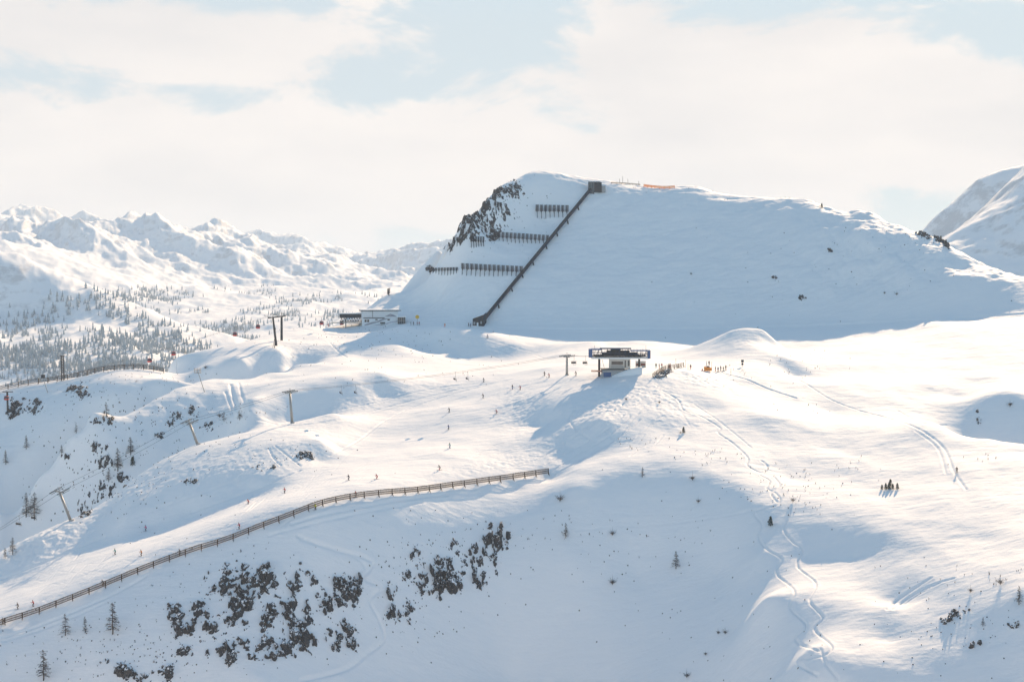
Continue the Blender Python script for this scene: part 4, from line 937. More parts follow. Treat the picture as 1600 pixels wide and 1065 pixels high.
# ------------------------------------------------------------------ rock outcrops breaking through the snow
rockm, rt_, rb_ = mat('rock with snow')
ge = N('ShaderNodeNewGeometry', rt_); sp = N('ShaderNodeSeparateXYZ', rt_); L(ge.outputs['Normal'], sp.inputs[0], rt_)
nk = N('ShaderNodeTexNoise', rt_); nk.inputs['Scale'].default_value = 1.3; nk.inputs['Detail'].default_value = 7; nk.inputs['Roughness'].default_value = .65; L(ge.outputs['Position'], nk.inputs[0], rt_)
th = M('ADD', sp.outputs[2], M('MULTIPLY_ADD', nk.outputs[0], .5, -.25, nt_=rt_), nt_=rt_)
ms_ = N('ShaderNodeMapRange', rt_); L(th, ms_.inputs[0], rt_); ms_.inputs[1].default_value = .42; ms_.inputs[2].default_value = .54
cr = N('ShaderNodeMix', rt_, data_type='RGBA'); L(nk.outputs[0], cr.inputs[0], rt_); cr.inputs[6].default_value = (.014, .016, .021, 1); cr.inputs[7].default_value = (.075, .076, .080, 1)
cs = N('ShaderNodeMix', rt_, data_type='RGBA'); L(ms_.outputs[0], cs.inputs[0], rt_); L(cr.outputs[2], cs.inputs[6], rt_); cs.inputs[7].default_value = (.87, .87, .88, 1)
L(cs.outputs[2], rb_.inputs['Base Color'], rt_); rb_.inputs['Roughness'].default_value = .85
def cells(x, y, seed):
    """distance to and value of the nearest jittered cell point"""
    xi = np.floor(x).astype(np.int64); yi = np.floor(y).astype(np.int64); best = np.full(x.shape, 9.0); val = np.zeros(x.shape); ed = np.full(x.shape, 9.0)
    for i in (-1, 0, 1):
        for j in (-1, 0, 1):
            h = _perm[(_perm[(xi + i + seed * 31) & 511] + yi + j) & 511]; h2 = _perm[(h + 77) & 511]; h3 = _perm[(h2 + 131) & 511]
            ox, oy = xi + i + h / 512 - x, yi + j + h2 / 512 - y; d = np.hypot(ox, oy)
            nb_ = d < best; ed = np.where(nb_, best, np.minimum(ed, d)); best = np.where(nb_, d, best); pl_ = h3 / 512 + .9 * (_gx[h3] * ox + (_gy[h3] * .5 - .45) * oy); val = np.where(nb_, pl_, val)
    return best, val, ed - best
def bilv(A, I, J):
    i0 = np.clip(I.astype(int), 0, A.shape[0] - 2); j0 = np.clip(J.astype(int), 0, A.shape[1] - 2); f = I - i0; g = J - j0
    return (A[i0, j0] * (1 - g) + A[i0, j0+1] * g) * (1 - f) + (A[i0+1, j0] * (1 - g) + A[i0+1, j0+1] * g) * f
def outcrop(label, blobs, cell=1.6, amp=1.5, seed=1, cover=.5, res=.20, rmin=0, name='rock_outcrop', stretch=1.05):
    """blobs: photo ellipses (u, v, half width, half height, tilt)"""
    us = [b[0] - b[2] * 1.3 for b in blobs] + [b[0] + b[2] * 1.3 for b in blobs]; vs = [b[1] - b[3] * 1.4 for b in blobs] + [b[1] + b[3] * 1.4 for b in blobs]
    uc = (min(us) + max(us)) / 2
    rr_ = [hit(u, v, rmin).xy.length for u in (min(us), uc, max(us)) for v in (min(vs), max(vs))]
    ra, rb2 = min(rr_) - 1, max(rr_) + 1; a0, a1 = ray(min(us), 500)[0], ray(max(us), 500)[0]; rm = (ra + rb2) / 2
    na_ = max(8, int((a1 - a0) * rm / res)); nr_ = max(8, int((rb2 - ra) / (res * .8)))
    a, r = np.meshgrid(np.linspace(a0, a1, na_), np.linspace(ra, rb2, nr_)); x = r * np.sin(a); y = r * np.cos(a)
    I = np.interp(np.log(r), np.log(rows_near), np.arange(len(rows_near))); J = np.interp(a, AZ, np.arange(len(AZ))); z = bilv(Z_n, I, J)
    U, V = pix(a, z / r); m = np.full(x.shape, -9.0)
    for (u, v, wu, wv, tl) in blobs:
        c, s_ = math.cos(R(tl)), math.sin(R(tl)); du, dv = U - u, V - v
        m = np.maximum(m, 1 - np.sqrt(((du * c + dv * s_) / wu) ** 2 + ((-du * s_ + dv * c) / wv) ** 2))
    cell *= .95; cover -= .03
    wxp = .22 * noise(x / 1.6, y / 1.6, seed + 3); xs, ys = x / cell + wxp, y / (cell * stretch) + wxp
    d1, v1, e1 = cells(xs, ys, seed); d2, v2, e2 = cells(xs * 2.3 + 5, ys * 2.3, seed + 5)
    big_ = fbm(x / (cell * 2.6), y / (cell * 5), 4, seed + 9, .6) * 1.25
    hgt = (v1 * .75 + v2 * .35 - .55 + .55 * big_) + np.clip(m * 1.1 + .15, -3, .5) - .45 + (cover - .5) + .15 * np.minimum(e1, .3)
    d = np.clip(amp * hgt * 1.5, -.7, amp * 1.5) + .05 * fbm(x / .5, y / .5, 3, seed + 15) * (hgt > 0)
    X2, Y2, Z2 = x + d * -.05, y - d * .55, z + d * .72
    me = grid_mesh(name, X2, Y2, Z2)
    bm = bmesh.new(); bm.from_mesh(me); mm_ = m.ravel()
    bmesh.ops.delete(bm, geom=[v for v in bm.verts if mm_[v.index] < -2.6 and na_ * nr_ > 60000], context='VERTS')
    bmesh.ops.delete(bm, geom=[v for v in bm.verts if not v.link_faces], context='VERTS')
    if not bm.faces: bm.free(); return
    c0 = Vector((float(x.mean()), float(y.mean()), float(z.mean()))); bmesh.ops.translate(bm, verts=bm.verts, vec=-c0)
    for f in bm.faces: f.smooth = False
    bm.to_mesh(me); bm.free(); me.materials.append(rockm); o = bpy.data.objects.new(name, me); o.location = c0; COL.objects.link(o); return tag(o, label, 'rocks', 'rock outcrops in the snow')
outcrop('largest dark rocky cliff patch, broken by snow, below the fence at the lower left', [(430, 915, 52, 30, 0), (440, 960, 52, 45, 10), (380, 930, 50, 45, -20), (340, 968, 62, 20, -8), (420, 1010, 60, 22, -10), (295, 968, 30, 26, 0)], 2.2, 1.8, 1, .47)
outcrop('dark jagged rocks at the very bottom edge left of the middle', [(256, 1040, 18, 24, 20), (235, 1058, 20, 12, 0), (190, 1045, 25, 10, 20), (285, 1018, 22, 8, -10)], 2.0, 1.6, 2, .55)
outcrop('small dark rock nose right of the largest cliff patch', [(520, 940, 17, 20, -20), (536, 918, 20, 16, 0), (556, 922, 10, 22, 0)], 1.5, 1.5, 3, .55)
outcrop('low string of rocks beneath the small rock nose', [(548, 1003, 14, 10, 0), (524, 1008, 10, 8, 0), (535, 985, 22, 18, 0)], 1.2, 1.2, 4, .42)
outcrop('spread of thin rocks climbing the slope left of the twin dark cliffs', [(612, 925, 10, 14, 0), (628, 952, 24, 16, -30), (645, 885, 16, 24, 0), (660, 900, 12, 20, 0)], 1.2, 1.2, 5, .43)
outcrop('left of the twin dark cliffs under the end of the fence', [(713, 860, 9, 16, 0), (700, 885, 28, 26, -10), (695, 920, 26, 12, -10), (680, 898, 16, 24, 0)], 2.0, 1.8, 6, .51)
outcrop('right of the twin dark cliffs under the end of the fence', [(752, 872, 18, 20, -30), (755, 897, 18, 16, 10), (772, 848, 16, 22, 20), (785, 832, 12, 16, 10)], 2.1, 1.9, 7, .56)
outcrop('grey crags along the steep left skyline of the big hill', [(724, 350, 10, 18, 10), (742, 346, 16, 18, -20), (735, 366, 16, 10, -20), (757, 322, 14, 14, -30), (775, 302, 14, 9, -35), (712, 374, 8, 8, 0), (700, 386, 10, 8, -30)], 2.2, 2.4, 8, .50, .45, 860)
outcrop('scattered rocks on the snowy face just right of the left crags', [(783, 340, 13, 22, 25), (800, 300, 16, 16, -20), (765, 357, 12, 10, 0), (775, 368, 8, 8, 0)], 1.5, 1.4, 9, .48, .4, 860)
outcrop('rocks around the left end of the middle avalanche barrier', [(770, 366, 5, 9, 0)], 1.6, 2.2, 10, .8, .4, 860)
outcrop('small rocks beside the half buried avalanche barrier', [(672, 420, 6, 5, 0)], 1.6, 1.6, 11, .75, .4, 860)
outcrop('dark rock lip at the far left below the gondola pylon', [(24, 638, 14, 10, -40), (16, 648, 8, 6, 0)], 1.6, 1.8, 12, .6, .3, 600)
outcrop('low dark rocks beneath a small tree on the left hill', [(158, 656, 15, 6, 0)], 1.3, 1.5, 13, .62, .25, 560)
outcrop('thin line of rocks under the left ridge crest', [(112, 607, 10, 5, -35), (128, 612, 10, 10, 20), (55, 635, 12, 10, -30)], 1.2, 1.2, 14, .42, .3, 600)
outcrop('rock specks on the shaded nose below the left hill', [(155, 700, 18, 9, 0), (102, 713, 9, 4, 0), (165, 720, 14, 10, -30)], 1.2, 1.1, 15, .40, .3, 540)
outcrop('rubble band on the shaded slope above the lowest chairlift pylon', [(160, 768, 26, 12, -25), (130, 795, 10, 14, -30), (190, 745, 14, 8, 0)], 1.2, 1.2, 16, .39, .3, 540)
outcrop('dark speckled rocks right of the leaning pylon', [(302, 642, 10, 10, -40), (270, 655, 14, 8, -30), (322, 668, 14, 6, -30), (250, 680, 12, 6, -30)], 1.2, 1.1, 17, .37, .3, 540)
outcrop('few dark stones on the shaded face of the mound', [(468, 712, 8, 7, 0), (482, 712, 8, 7, 20), (405, 730, 5, 6, 0), (425, 729, 5, 5, 0), (300, 752, 12, 4, 0)], 1.1, 1.0, 18, .38, .25, 440)
outcrop('rock and rubble bank under the timber handrail', [(1037, 584, 13, 4.5, -22)], .9, .7, 19, .55, .2, 0)
outcrop('narrow dark rocks on the snowy rise at the right edge', [(1530, 655, 4, 8, 10), (1527, 642, 3, 3, 0)], 1.0, .9, 20, .5, .25, 0)
outcrop('low rock ledge on the shaded slope at the lower right', [(1480, 967, 12, 5, -15), (1492, 960, 10, 5, 0), (1512, 955, 8, 4, 0)], 1.2, 1.3, 21, .6, .22, 0)
outcrop('small dark stones near the lower right edge', [(1583, 980, 7, 6, 0), (1590, 972, 8, 4, 0)], 1.1, 1.2, 22, .6, .22, 0)
outcrop('little pair of dark stones above the lower right corner', [(1520, 1008, 8, 4, 0), (1530, 1004, 4, 3, 0), (1558, 976, 3, 3, 0)], 1.0, 1.2, 23, .65, .2, 0)
outcrop('thin dark rock line along the crest at the right end of the big hill', [(1468, 372, 10, 5, 30), (1478, 380, 8, 5, 30), (1440, 366, 14, 3, 25)], 1.6, 1.8, 24, .6, .4, 830)
outcrop('few dark rocks in the middle of the shaded hill face', [(1252, 465, 6, 3, 0), (1210, 433, 4, 2.5, 0), (1297, 392, 4, 3, 0)], 1.4, 1.6, 25, .65, .35, 800)
# loose stones and twig tips scattered everywhere: nobody could count them
def scatter(label, cat, name, spots, m, size, seed, shape):
    rg = random.Random(seed); mb = MB()
    for (u, v, wu, wv, n, rm) in spots:
        for i in range(int(n * (1.9 if name == 'scattered_stones' else 1.3))):
            uu = rg.gauss(u, wu / 2); vv = rg.gauss(v, wv / 2)
            if not (-10 < uu < 1610 and vv < 1075): continue
            p = hit(uu, vv, rm); s_ = size * rg.uniform(.35, 1)  * (p.length / 500) ** .5
            if abs(p.z / p.xy.length - ray(uu, vv)[1]) > .004: continue
            shape(mb, p, s_, rg)
    o = mb.build(name, m); return tag(o, label, cat, None, 'stuff')
def stone(mb, p, s, rg):
    n = 5; a0 = rg.random() * 6; top = [p + Vector((math.cos(a0 + k * 1.257) * s * rg.uniform(.5, 1), math.sin(a0 + k * 1.257) * s * .7 * rg.uniform(.5, 1), s * rg.uniform(.1, .8))) for k in range(n)]
    bot = [p + Vector((math.cos(a0 + k * 1.257) * s * 1.1, math.sin(a0 + k * 1.257) * s, -.4)) for k in range(n)]
    mb.add(bot + top + [p + Vector((0, 0, s * 1.1))], [(k, (k + 1) % n, n + (k + 1) % n, n + k) for k in range(n)] + [(n + k, n + (k + 1) % n, 2 * n) for k in range(n)])
def twig(mb, p, s, rg):
    for k in range(rg.randint(3, 7)):
        a = rg.random() * 6.28; t = rg.uniform(.15, .7); mb.tube(p - Vector((0, 0, .1)), p + Vector((math.cos(a) * t * s, math.sin(a) * t * s, s * rg.uniform(.5, 1.2))), .035, .015, 3, cap=False)
STONE = simple('dark stone', (.07, .065, .06), .9, 0, .4, 2); BARK = simple('larch bark and twigs', (.055, .042, .035), .9, 0, .4, 2); NEEDLE = simple('dark pine needles', (.020, .035, .018), .9, 0, .4, 1.5)
scatter('small dark stones poking out of the snow on all slopes', 'stones', 'scattered_stones', [(390, 950, 160, 120, 90, 0), (230, 1020, 200, 60, 60, 0), (150, 1010, 160, 60, 30, 0), (700, 880, 140, 110, 70, 0), (620, 930, 120, 100, 40, 0), (130, 640, 180, 60, 70, 580), (180, 700, 160, 80, 60, 540), (280, 670, 120, 60, 40, 540),
    (170, 770, 120, 60, 50, 500), (780, 330, 90, 80, 60, 860), (1300, 420, 260, 120, 40, 800), (1450, 370, 120, 20, 30, 830), (1490, 990, 180, 90, 40, 0), (980, 850, 250, 90, 34, 0), (1080, 990, 240, 80, 20, 0), (440, 712, 100, 30, 24, 440), (1120, 300, 260, 14, 20, 900), (550, 530, 200, 24, 30, 700), (640, 560, 160, 30, 18, 640), (1200, 770, 160, 50, 24, 0)], STONE, .30, 5, stone)
scatter('bare dwarf shrub twigs sticking out of the snow', 'twigs', 'shrub_twigs', [(1240, 745, 110, 24, 26, 0), (1240, 785, 60, 30, 20, 0), (1100, 715, 90, 16, 24, 0), (1000, 690, 60, 10, 14, 0), (950, 835, 160, 30, 16, 0), (1500, 905, 140, 26, 24, 0), (870, 840, 60, 20, 10, 0), (1560, 715, 90, 16, 8, 0), (1330, 730, 60, 20, 8, 0), (640, 560, 200, 40, 26, 600), (470, 590, 160, 30, 18, 600), (580, 520, 120, 12, 20, 760), (370, 645, 60, 20, 16, 560), (230, 590, 80, 16, 20, 660), (170, 610, 160, 30, 20, 600), (160, 760, 140, 60, 30, 500), (100, 1030, 160, 50, 30, 0), (300, 930, 120, 60, 20, 0), (1180, 590, 120, 16, 14, 0), (1240, 640, 60, 12, 6, 0), (1180, 575, 160, 8, 10, 0), (1280, 560, 160, 14, 10, 0)], BARK, .8, 6, twig)

# ------------------------------------------------------------------ near trees: bare larches, dark pines and bushes
def larch(h, seed, spread=.26, n=52, bush=False):
    rg = random.Random(seed); tk = MB(); cr_ = MB(); pts = [Vector((0, 0, -.4))]
    for i in range(1, 9): pts.append(Vector((rg.uniform(-.01, .01) * h, rg.uniform(-.01, .01) * h, h * i / 8)))
    for i in range(8): tk.tube(pts[i], pts[i + 1], .022 * h * (1 - i / 8.6), .022 * h * (1 - (i + 1) / 8.6), 6, cap=False)
    for i in range(n * 2):
        f = rg.uniform(.10, .97) ** (.85); z = h * f; a = rg.random() * 6.283; ln = h * spread * ((1 - f) ** .75 + .08) * rg.uniform(.55, 1.15)
        d = Vector((math.cos(a), math.sin(a), rg.uniform(-.35, .15) if not bush else rg.uniform(.5, 1.3))); o_ = Vector((0, 0, z if not bush else z * .3)); e = o_ + d * ln
        cr_.tube(o_, e, .0065 * h, .003 * h, 3, cap=False)
        for k in range(9):
            g = rg.uniform(.25, 1); q = o_ + d * ln * g; b = a + rg.choice((-1, 1)) * rg.uniform(.5, 1.2); l2 = ln * rg.uniform(.18, .42)
            cr_.tube(q, q + Vector((math.cos(b) * l2, math.sin(b) * l2, rg.uniform(-.5, .25) * l2)), .0038 * h, .0018 * h, 3, cap=False)
    return tk.mesh('trunk', BARK), cr_.mesh('crown', BARK)
def pine(h, seed):
    rg = random.Random(seed); tk = MB(); cr_ = MB(); tk.tube((0, 0, -.4), (0, 0, h * .95), .03 * h, .006 * h, 6)
    for i in range(260):
        f = rg.uniform(.02, 1); a = rg.random() * 6.283; w = h * .34 * (1 - f) ** .6 * (.75 + .25 * math.sin(a * 3 + seed)); r_ = w * math.sqrt(rg.uniform(.1, 1)); c = Vector((math.cos(a) * r_, math.sin(a) * r_, h * f))
        s_ = h * rg.uniform(.04, .09); d = Vector((math.cos(a), math.sin(a), rg.uniform(-.2, .6))).normalized(); t = d.cross(Vector((0, 0, 1))).normalized()
        cr_.add([c - t * s_ * .6, c + t * s_ * .6, c + d * s_ * 1.6, c + Vector((0, 0, s_ * .9))], [(0, 1, 2), (0, 2, 3), (1, 3, 2), (0, 3, 1)])
    return tk.mesh('trunk', BARK), cr_.mesh('crown', NEEDLE)
LV = [larch(8, 1), larch(8, 2, .22), larch(8, 3, .30, 40), larch(8, 4, .2, 26)]; PV = [pine(4, 1), pine(4, 2)]; BV = [larch(3, 5, .42, 30, True), larch(3, 6, .5, 24, True)]
def tree(u, v, hpx, kind, label, group=None, rmin=0):
    P = hit(u, v, rmin); h = hpx * P.length / F; V, h0, nm, cat = {'l': (LV, 8, 'larch_tree', 'tree'), 'p': (PV, 4, 'pine_tree', 'tree'), 'b': (BV, 3, 'bare_bush', 'bush')}[kind]
    tk, cr_ = V[int(u) % len(V)]; o = thing(nm, label, cat, P, u * .7, group or {'l': 'bare larches on the slopes', 'p': 'small dark pines', 'b': 'bare bushes in the snow'}[kind])
    o.scale = (h / h0,) * 3
    for me, n in ((tk, 'trunk'), (cr_, 'crown')): c = bpy.data.objects.new(n, me); COL.objects.link(c); c.parent = o
for t_ in [(176, 990, 48, 'l', 'largest bare larch of the row below the fence at lower left'), (102, 992, 33, 'l', 'leftmost bare larch of the row below the fence'), (133, 988, 25, 'l', 'smallest larch, middle one of the row below the fence'), (68, 1062, 46, 'l', 'bare larch in the lower left corner'),
    (54, 810, 40, 'l', 'right one of the twin larches on the shaded slope at left'), (41, 806, 36, 'l', 'left one of the twin larches on the shaded slope at left'), (20, 866, 26, 'l', 'larch at the left edge where the bank meets the shade'), (8, 872, 16, 'l', 'tiny larch at the left edge beside a taller one'),
    (41, 701, 21, 'l', 'small larch alone on the tracked slope at far left'), (9, 725, 22, 'l', 'dense small larch at the left picture edge'), (119, 676, 17, 'l', 'small larch on the left hill beside the bright nose'), (166, 650, 22, 'l', 'larch standing above low dark rocks on the left hill'),
    (184, 735, 35, 'l', 'tallest larch of the group below the leaning pylon'), (204, 710, 27, 'l', 'upper right larch of the group below the leaning pylon'), (207, 727, 13, 'p', 'small dark pine in the larch group at left'), (170, 752, 20, 'l', 'lower larch in rubble below the tall one'), (96, 709, 14, 'l', 'thin larch sapling on the left track'),
    (875, 783, 19, 'b', 'round bare bush right of the fence end'), (884, 840, 24, 'l', 'slim larch below the round bush'), (1004, 745, 16, 'l', 'thin larch sapling on the shaded slope below the knoll'), (1082, 750, 15, 'b', 'small twin stemmed bush under the sunny crest'), (1091, 785, 11, 'b', 'tiny bush below the twin stemmed one'),
    (957, 836, 14, 'b', 'spreading bare bush in the middle of the shaded slope'), (957, 913, 17, 'b', 'thick low bush in the lower middle of the shade'), (1056, 888, 28, 'l', 'tall thin larch in the lower middle of the shade'), (1122, 990, 11, 'b', 'left bush of a low cluster near the bottom'), (1133, 990, 12, 'b', 'right bush of a low cluster near the bottom'), (1073, 1058, 15, 'b', 'bush at the bottom edge right of the middle'),
    (1102, 1023, 10, 'b', 'tiny bush above the bottom edge'), (1204, 821, 14, 'p', 'small dark pine beside the winding ski track'), (1239, 784, 13, 'b', 'reddish bush on the sunny crest'), (1516, 925, 13, 'b', 'left bush of three on the lower right shaded bank'), (1563, 913, 17, 'b', 'middle bush of three on the lower right shaded bank'), (1536, 978, 14, 'l', 'thin sapling on the lower right shaded slope'),
    (1592, 944, 28, 'l', 'dark larch at the right picture edge'), (1578, 635, 14, 'b', 'bush on the rise at the right edge'), (343, 652, 12, 'b', 'left bush beside the snowmobile tracks'), (350, 658, 16, 'l', 'sapling beside the snowmobile tracks'), (374, 656, 16, 'l', 'sapling with dark base left of the tall mound pylon'), (321, 576, 9, 'b', 'reddish bush in the shaded hollow on the left'),
    (1068, 676, 9, 'p', 'dark dwarf pine on top of the sunny ridge'), (1063, 677, 6, 'b', 'low brown bush touching a dark dwarf pine'), (1284, 325, 7, 'p', 'dark pine on the skyline of the big hill'), (1470, 377, 8, 'p', 'left pine on the right crest of the big hill'), (1478, 383, 8, 'p', 'right pine on the right crest of the big hill'), (1382, 459, 7, 'b', 'upright bush on the shaded hill at right'), (1401, 461, 8, 'b', 'wider bush on the shaded hill at right'), (1080, 429, 7, 'b', 'small bush in the middle of the shaded hill'),
    (978, 625, 8, 'b', 'left dwarf bush on the knoll below the blue station'), (1030, 630, 8, 'b', 'right dwarf bush on the knoll below the blue station')]: tree(*t_)
for i, (u, h, w_) in enumerate([(1378, 7, 'leftmost'), (1384, 9, 'second from left'), (1389, 10, 'middle'), (1395, 8, 'second from right'), (1402, 9, 'rightmost'), (1391, 11, 'tallest, hindmost')]):
    tree(u, 764 - (4 if i == 5 else 0), h, 'p', w_ + ' dark pine of the clump in the sunny bowl', 'dark pine clump in the sunny bowl')

# ------------------------------------------------------------------ far forest on the valley side
def tf(a, r):
    i = np.interp(np.log(r), np.log(rows_far), np.arange(len(rows_far))); j = np.interp(a, AZ, np.arange(len(AZ))); return bilv(Z_f, i, j)
rgf = np.random.RandomState(4); cand = []
aa = rgf.uniform(ray(-60, 500)[0], ray(720, 500)[0], 90000); rr = np.exp(rgf.uniform(math.log(1500), math.log(4200), 90000)); zz = tf(aa, rr); UU, VV = pix(aa, zz / rr)
xx, yy = rr * np.sin(aa), rr * np.cos(aa)
dn = fbm(xx / 170, yy / 170, 4, 201, .6) + .35 * noise(xx / 500, yy / 500, 210) + .1
dn += .35 * sstep(470, 560, VV) - .9 * sstep(470, 430, VV) + .10 * sstep(2300, 1900, rr)
keep = (dn > .18 + rgf.uniform(0, 2.6, 90000)) & (VV > 430) & (VV < 640)
# visible only: nothing on the same bearing stands higher in front
tcol = np.concatenate([Z_n / r_n, Z_f / r_f], 0); cm = np.maximum.accumulate(tcol, 0); rows_all = np.concatenate([rows_near, rows_far])
Iv = np.clip(np.interp(np.log(rr), np.log(rows_all), np.arange(len(rows_all))).astype(int) - 3, 0, None); Jv = np.interp(aa, AZ, np.arange(len(AZ))).round().astype(int)
keep &= (cm[Iv, Jv] < (zz + 9) / rr)
idx = np.where(keep)[0]; idx = idx[rgf.permutation(len(idx))][:2700]
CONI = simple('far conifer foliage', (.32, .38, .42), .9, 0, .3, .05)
def conifer(mb, p, h, rg, tiers=3, n=6):
    w = h * rg.uniform(.17, .26)
    for k in range(tiers):
        z0 = h * (.08 + .28 * k); z1 = min(h, z0 + h * (.46 if k < tiers - 1 else .36)); r_ = w * (1 - .27 * k); a0 = rg.random() * 6
        vs = [Vector((p[0] + math.cos(a0 + q * 6.283 / n) * r_ * rg.uniform(.65, 1.15), p[1] + math.sin(a0 + q * 6.283 / n) * r_ * rg.uniform(.65, 1.15), p[2] + z0 + rg.uniform(-.04, .04) * h)) for q in range(n)]
        mb.add(vs + [Vector((p[0], p[1], p[2] + z1))], [(q, (q + 1) % n, n) for q in range(n)])
rg = random.Random(9)
order = sorted(idx, key=lambda i: rr[i]); near300 = order[:300]; rest = order[300:]
VM = []
for s_ in range(6):
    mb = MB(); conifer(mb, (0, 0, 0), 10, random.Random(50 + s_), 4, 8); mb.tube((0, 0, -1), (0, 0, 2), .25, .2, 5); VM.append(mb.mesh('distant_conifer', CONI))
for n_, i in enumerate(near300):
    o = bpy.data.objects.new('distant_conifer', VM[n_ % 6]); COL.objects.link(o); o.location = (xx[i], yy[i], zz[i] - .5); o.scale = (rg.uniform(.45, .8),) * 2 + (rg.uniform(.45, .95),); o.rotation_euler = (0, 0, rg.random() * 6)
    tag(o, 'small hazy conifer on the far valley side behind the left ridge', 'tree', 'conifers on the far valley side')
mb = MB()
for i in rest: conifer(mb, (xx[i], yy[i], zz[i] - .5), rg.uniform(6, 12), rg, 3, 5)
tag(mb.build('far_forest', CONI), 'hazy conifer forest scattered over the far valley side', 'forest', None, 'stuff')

# ------------------------------------------------------------------ people
SKIN = simple('skin', (.55, .34, .24), .6, 0, .04); CL = {}
for n_, c in dict(black=(.02, .02, .025), red=(.45, .03, .04), blue=(.03, .08, .25), teal=(.02, .25, .24), yellow=(.55, .50, .05), grey=(.12, .12, .13), white=(.6, .6, .6), orange=(.6, .2, .03), pink=(.55, .08, .2), brown=(.10, .07, .05)).items(): CL[n_] = simple(n_ + ' cloth', c, .75)
HELM = simple('helmet shell', (.03, .03, .035), .3); SKI = simple('ski base', (.08, .08, .1), .4)
def figure(pose):
    """one continuous skinned body; z up, facing +x"""
    J = {}
    if pose == 'ski': J = dict(pel=(-.12, 0, .78), ch=(.02, 0, 1.12), nk=(.10, 0, 1.34), hd=(.15, 0, 1.53), hip=.11, kn=(.16, .14, .45), an=(-.04, .15, .10), toe=(.16, .15, .05), sh=(.06, .20, 1.28), el=(.14, .34, 1.02), wr=(.40, .34, 1.02))
    elif pose == 'turn': J = dict(pel=(-.15, .10, .66), ch=(.05, .02, .98), nk=(.16, .0, 1.18), hd=(.23, 0, 1.36), hip=.11, kn=(.20, .12, .40), an=(-.02, .15, .10), toe=(.18, .15, .05), sh=(.12, .20, 1.12), el=(.22, .38, .88), wr=(.46, .40, .92))
    else: J = dict(pel=(0, 0, .95), ch=(0, 0, 1.28), nk=(0, 0, 1.50), hd=(.02, 0, 1.67), hip=.10, kn=(.04, .12, .52), an=(-.01, .13, .10), toe=(.17, .14, .05), sh=(0, .20, 1.43), el=(.02, .28, 1.15), wr=(.16, .27, .93))
    vs = []; rs = []; es = []
    def v(p, r, par=None):
        vs.append(p); rs.append(r); i = len(vs) - 1
        if par is not None: es.append((par, i))
        return i
    pe = v(J['pel'], .15); c1 = v(J['ch'], .17, pe); n_ = v(J['nk'], .075, c1); h1 = v((J['hd'][0], J['hd'][1], J['hd'][2] - .06), .085, n_); v((J['hd'][0] + .01, J['hd'][1], J['hd'][2] + .06), .095, h1)
    for s in (-1, 1):
        hp = v((J['pel'][0], J['pel'][1] + s * J['hip'], J['pel'][2] - .08), .115, pe); k = v((J['kn'][0], s * J['kn'][1], J['kn'][2]), .085, hp); a = v((J['an'][0], s * J['an'][1], J['an'][2] + .08), .065, k); b = v((J['an'][0], s * J['an'][1], J['an'][2] - .02), .07, a); v((J['toe'][0], s * J['toe'][1], J['toe'][2]), .055, b)
        sh = v((J['sh'][0], s * J['sh'][1], J['sh'][2]), .085, c1); e = v((J['el'][0], s * J['el'][1], J['el'][2]), .062, sh); w = v((J['wr'][0], s * J['wr'][1], J['wr'][2]), .045, e)
        d = Vector((J['wr'][0] - J['el'][0], 0, J['wr'][2] - J['el'][2])).normalized(); W = Vector((J['wr'][0], s * J['wr'][1], J['wr'][2])); pm = v(tuple(W + d * .06), .035, w)
        for q, l in ((-.030, .060), (-.010, .072), (.011, .068), (.031, .052)):
            f0 = v(tuple(W + d * .095 + Vector((0, q, 0))), .012, pm); f1 = v(tuple(W + d * (.095 + l * .5) + Vector((0, q, -.018))), .010, f0); v(tuple(W + d * (.09 + l * .6) + Vector((0, q, -.045))), .009, f1)
        t0 = v(tuple(W + d * .05 + Vector((0, -s * .045, -.01))), .013, pm); v(tuple(W + d * .08 + Vector((0, -s * .055, -.035))), .011, t0)
    me = bpy.data.meshes.new('body'); me.from_pydata(vs, es, []); o = bpy.data.objects.new('tmp', me); COL.objects.link(o); o.modifiers.new('s', 'SKIN')
    for i, r in enumerate(rs): me.skin_vertices[0].data[i].radius = (r, r); me.skin_vertices[0].data[i].use_root = (i == 0)
    sb = o.modifiers.new('u', 'SUBSURF'); sb.levels = 1; sb.render_levels = 1
    dg = bpy.context.evaluated_depsgraph_get(); out = bpy.data.meshes.new_from_object(o.evaluated_get(dg)); bpy.data.objects.remove(o)
    out.name = 'person'; out.materials.clear()
    for m in (CL['black'], CL['grey'], SKIN): out.materials.append(m)
    waist = J['pel'][2] - .02; chin = J['hd'][2] - .12
    for p in out.polygons:
        c = p.center; p.material_index = 2 if c.z > chin else (0 if c.z > waist or abs(c.y) > .245 else 1); p.use_smooth = True
    # head gear, hair line, face
    H0 = Vector(J['hd']) + Vector((.005, 0, .03)); hl = MB(); nseg = 12
    rings = [(0, .118), (.05, .113), (.09, .085), (.115, .03)]
    for z, r in rings: hl.v += [(H0.x + math.cos(k * 6.283 / nseg) * r * 1.08, H0.y + math.sin(k * 6.283 / nseg) * r, H0.z + z) for k in range(nseg)]
    for i in range(3): hl.f += [(i*nseg+k, i*nseg+(k+1) % nseg, (i+1)*nseg+(k+1) % nseg, (i+1)*nseg+k) for k in range(nseg)]
    hl.f.append(tuple(range(3*nseg, 4*nseg))); hl.m = [0] * len(hl.f); hm_ = hl.mesh('helmet', HELM, True)
    gm = MB().bar(H0 + Vector((.10, -.075, -.02)), H0 + Vector((.10, .075, -.02)), .05, .06).mesh('goggles', GLASS)
    fm = MB().tube(H0 + Vector((.085, 0, -.06)), H0 + Vector((.125, 0, -.075)), .018, .012, 6).tube(H0 + Vector((.085, -.03, -.115)), H0 + Vector((.085, .03, -.115)), .009, .009, 5).mesh('nose_and_mouth', SKIN)
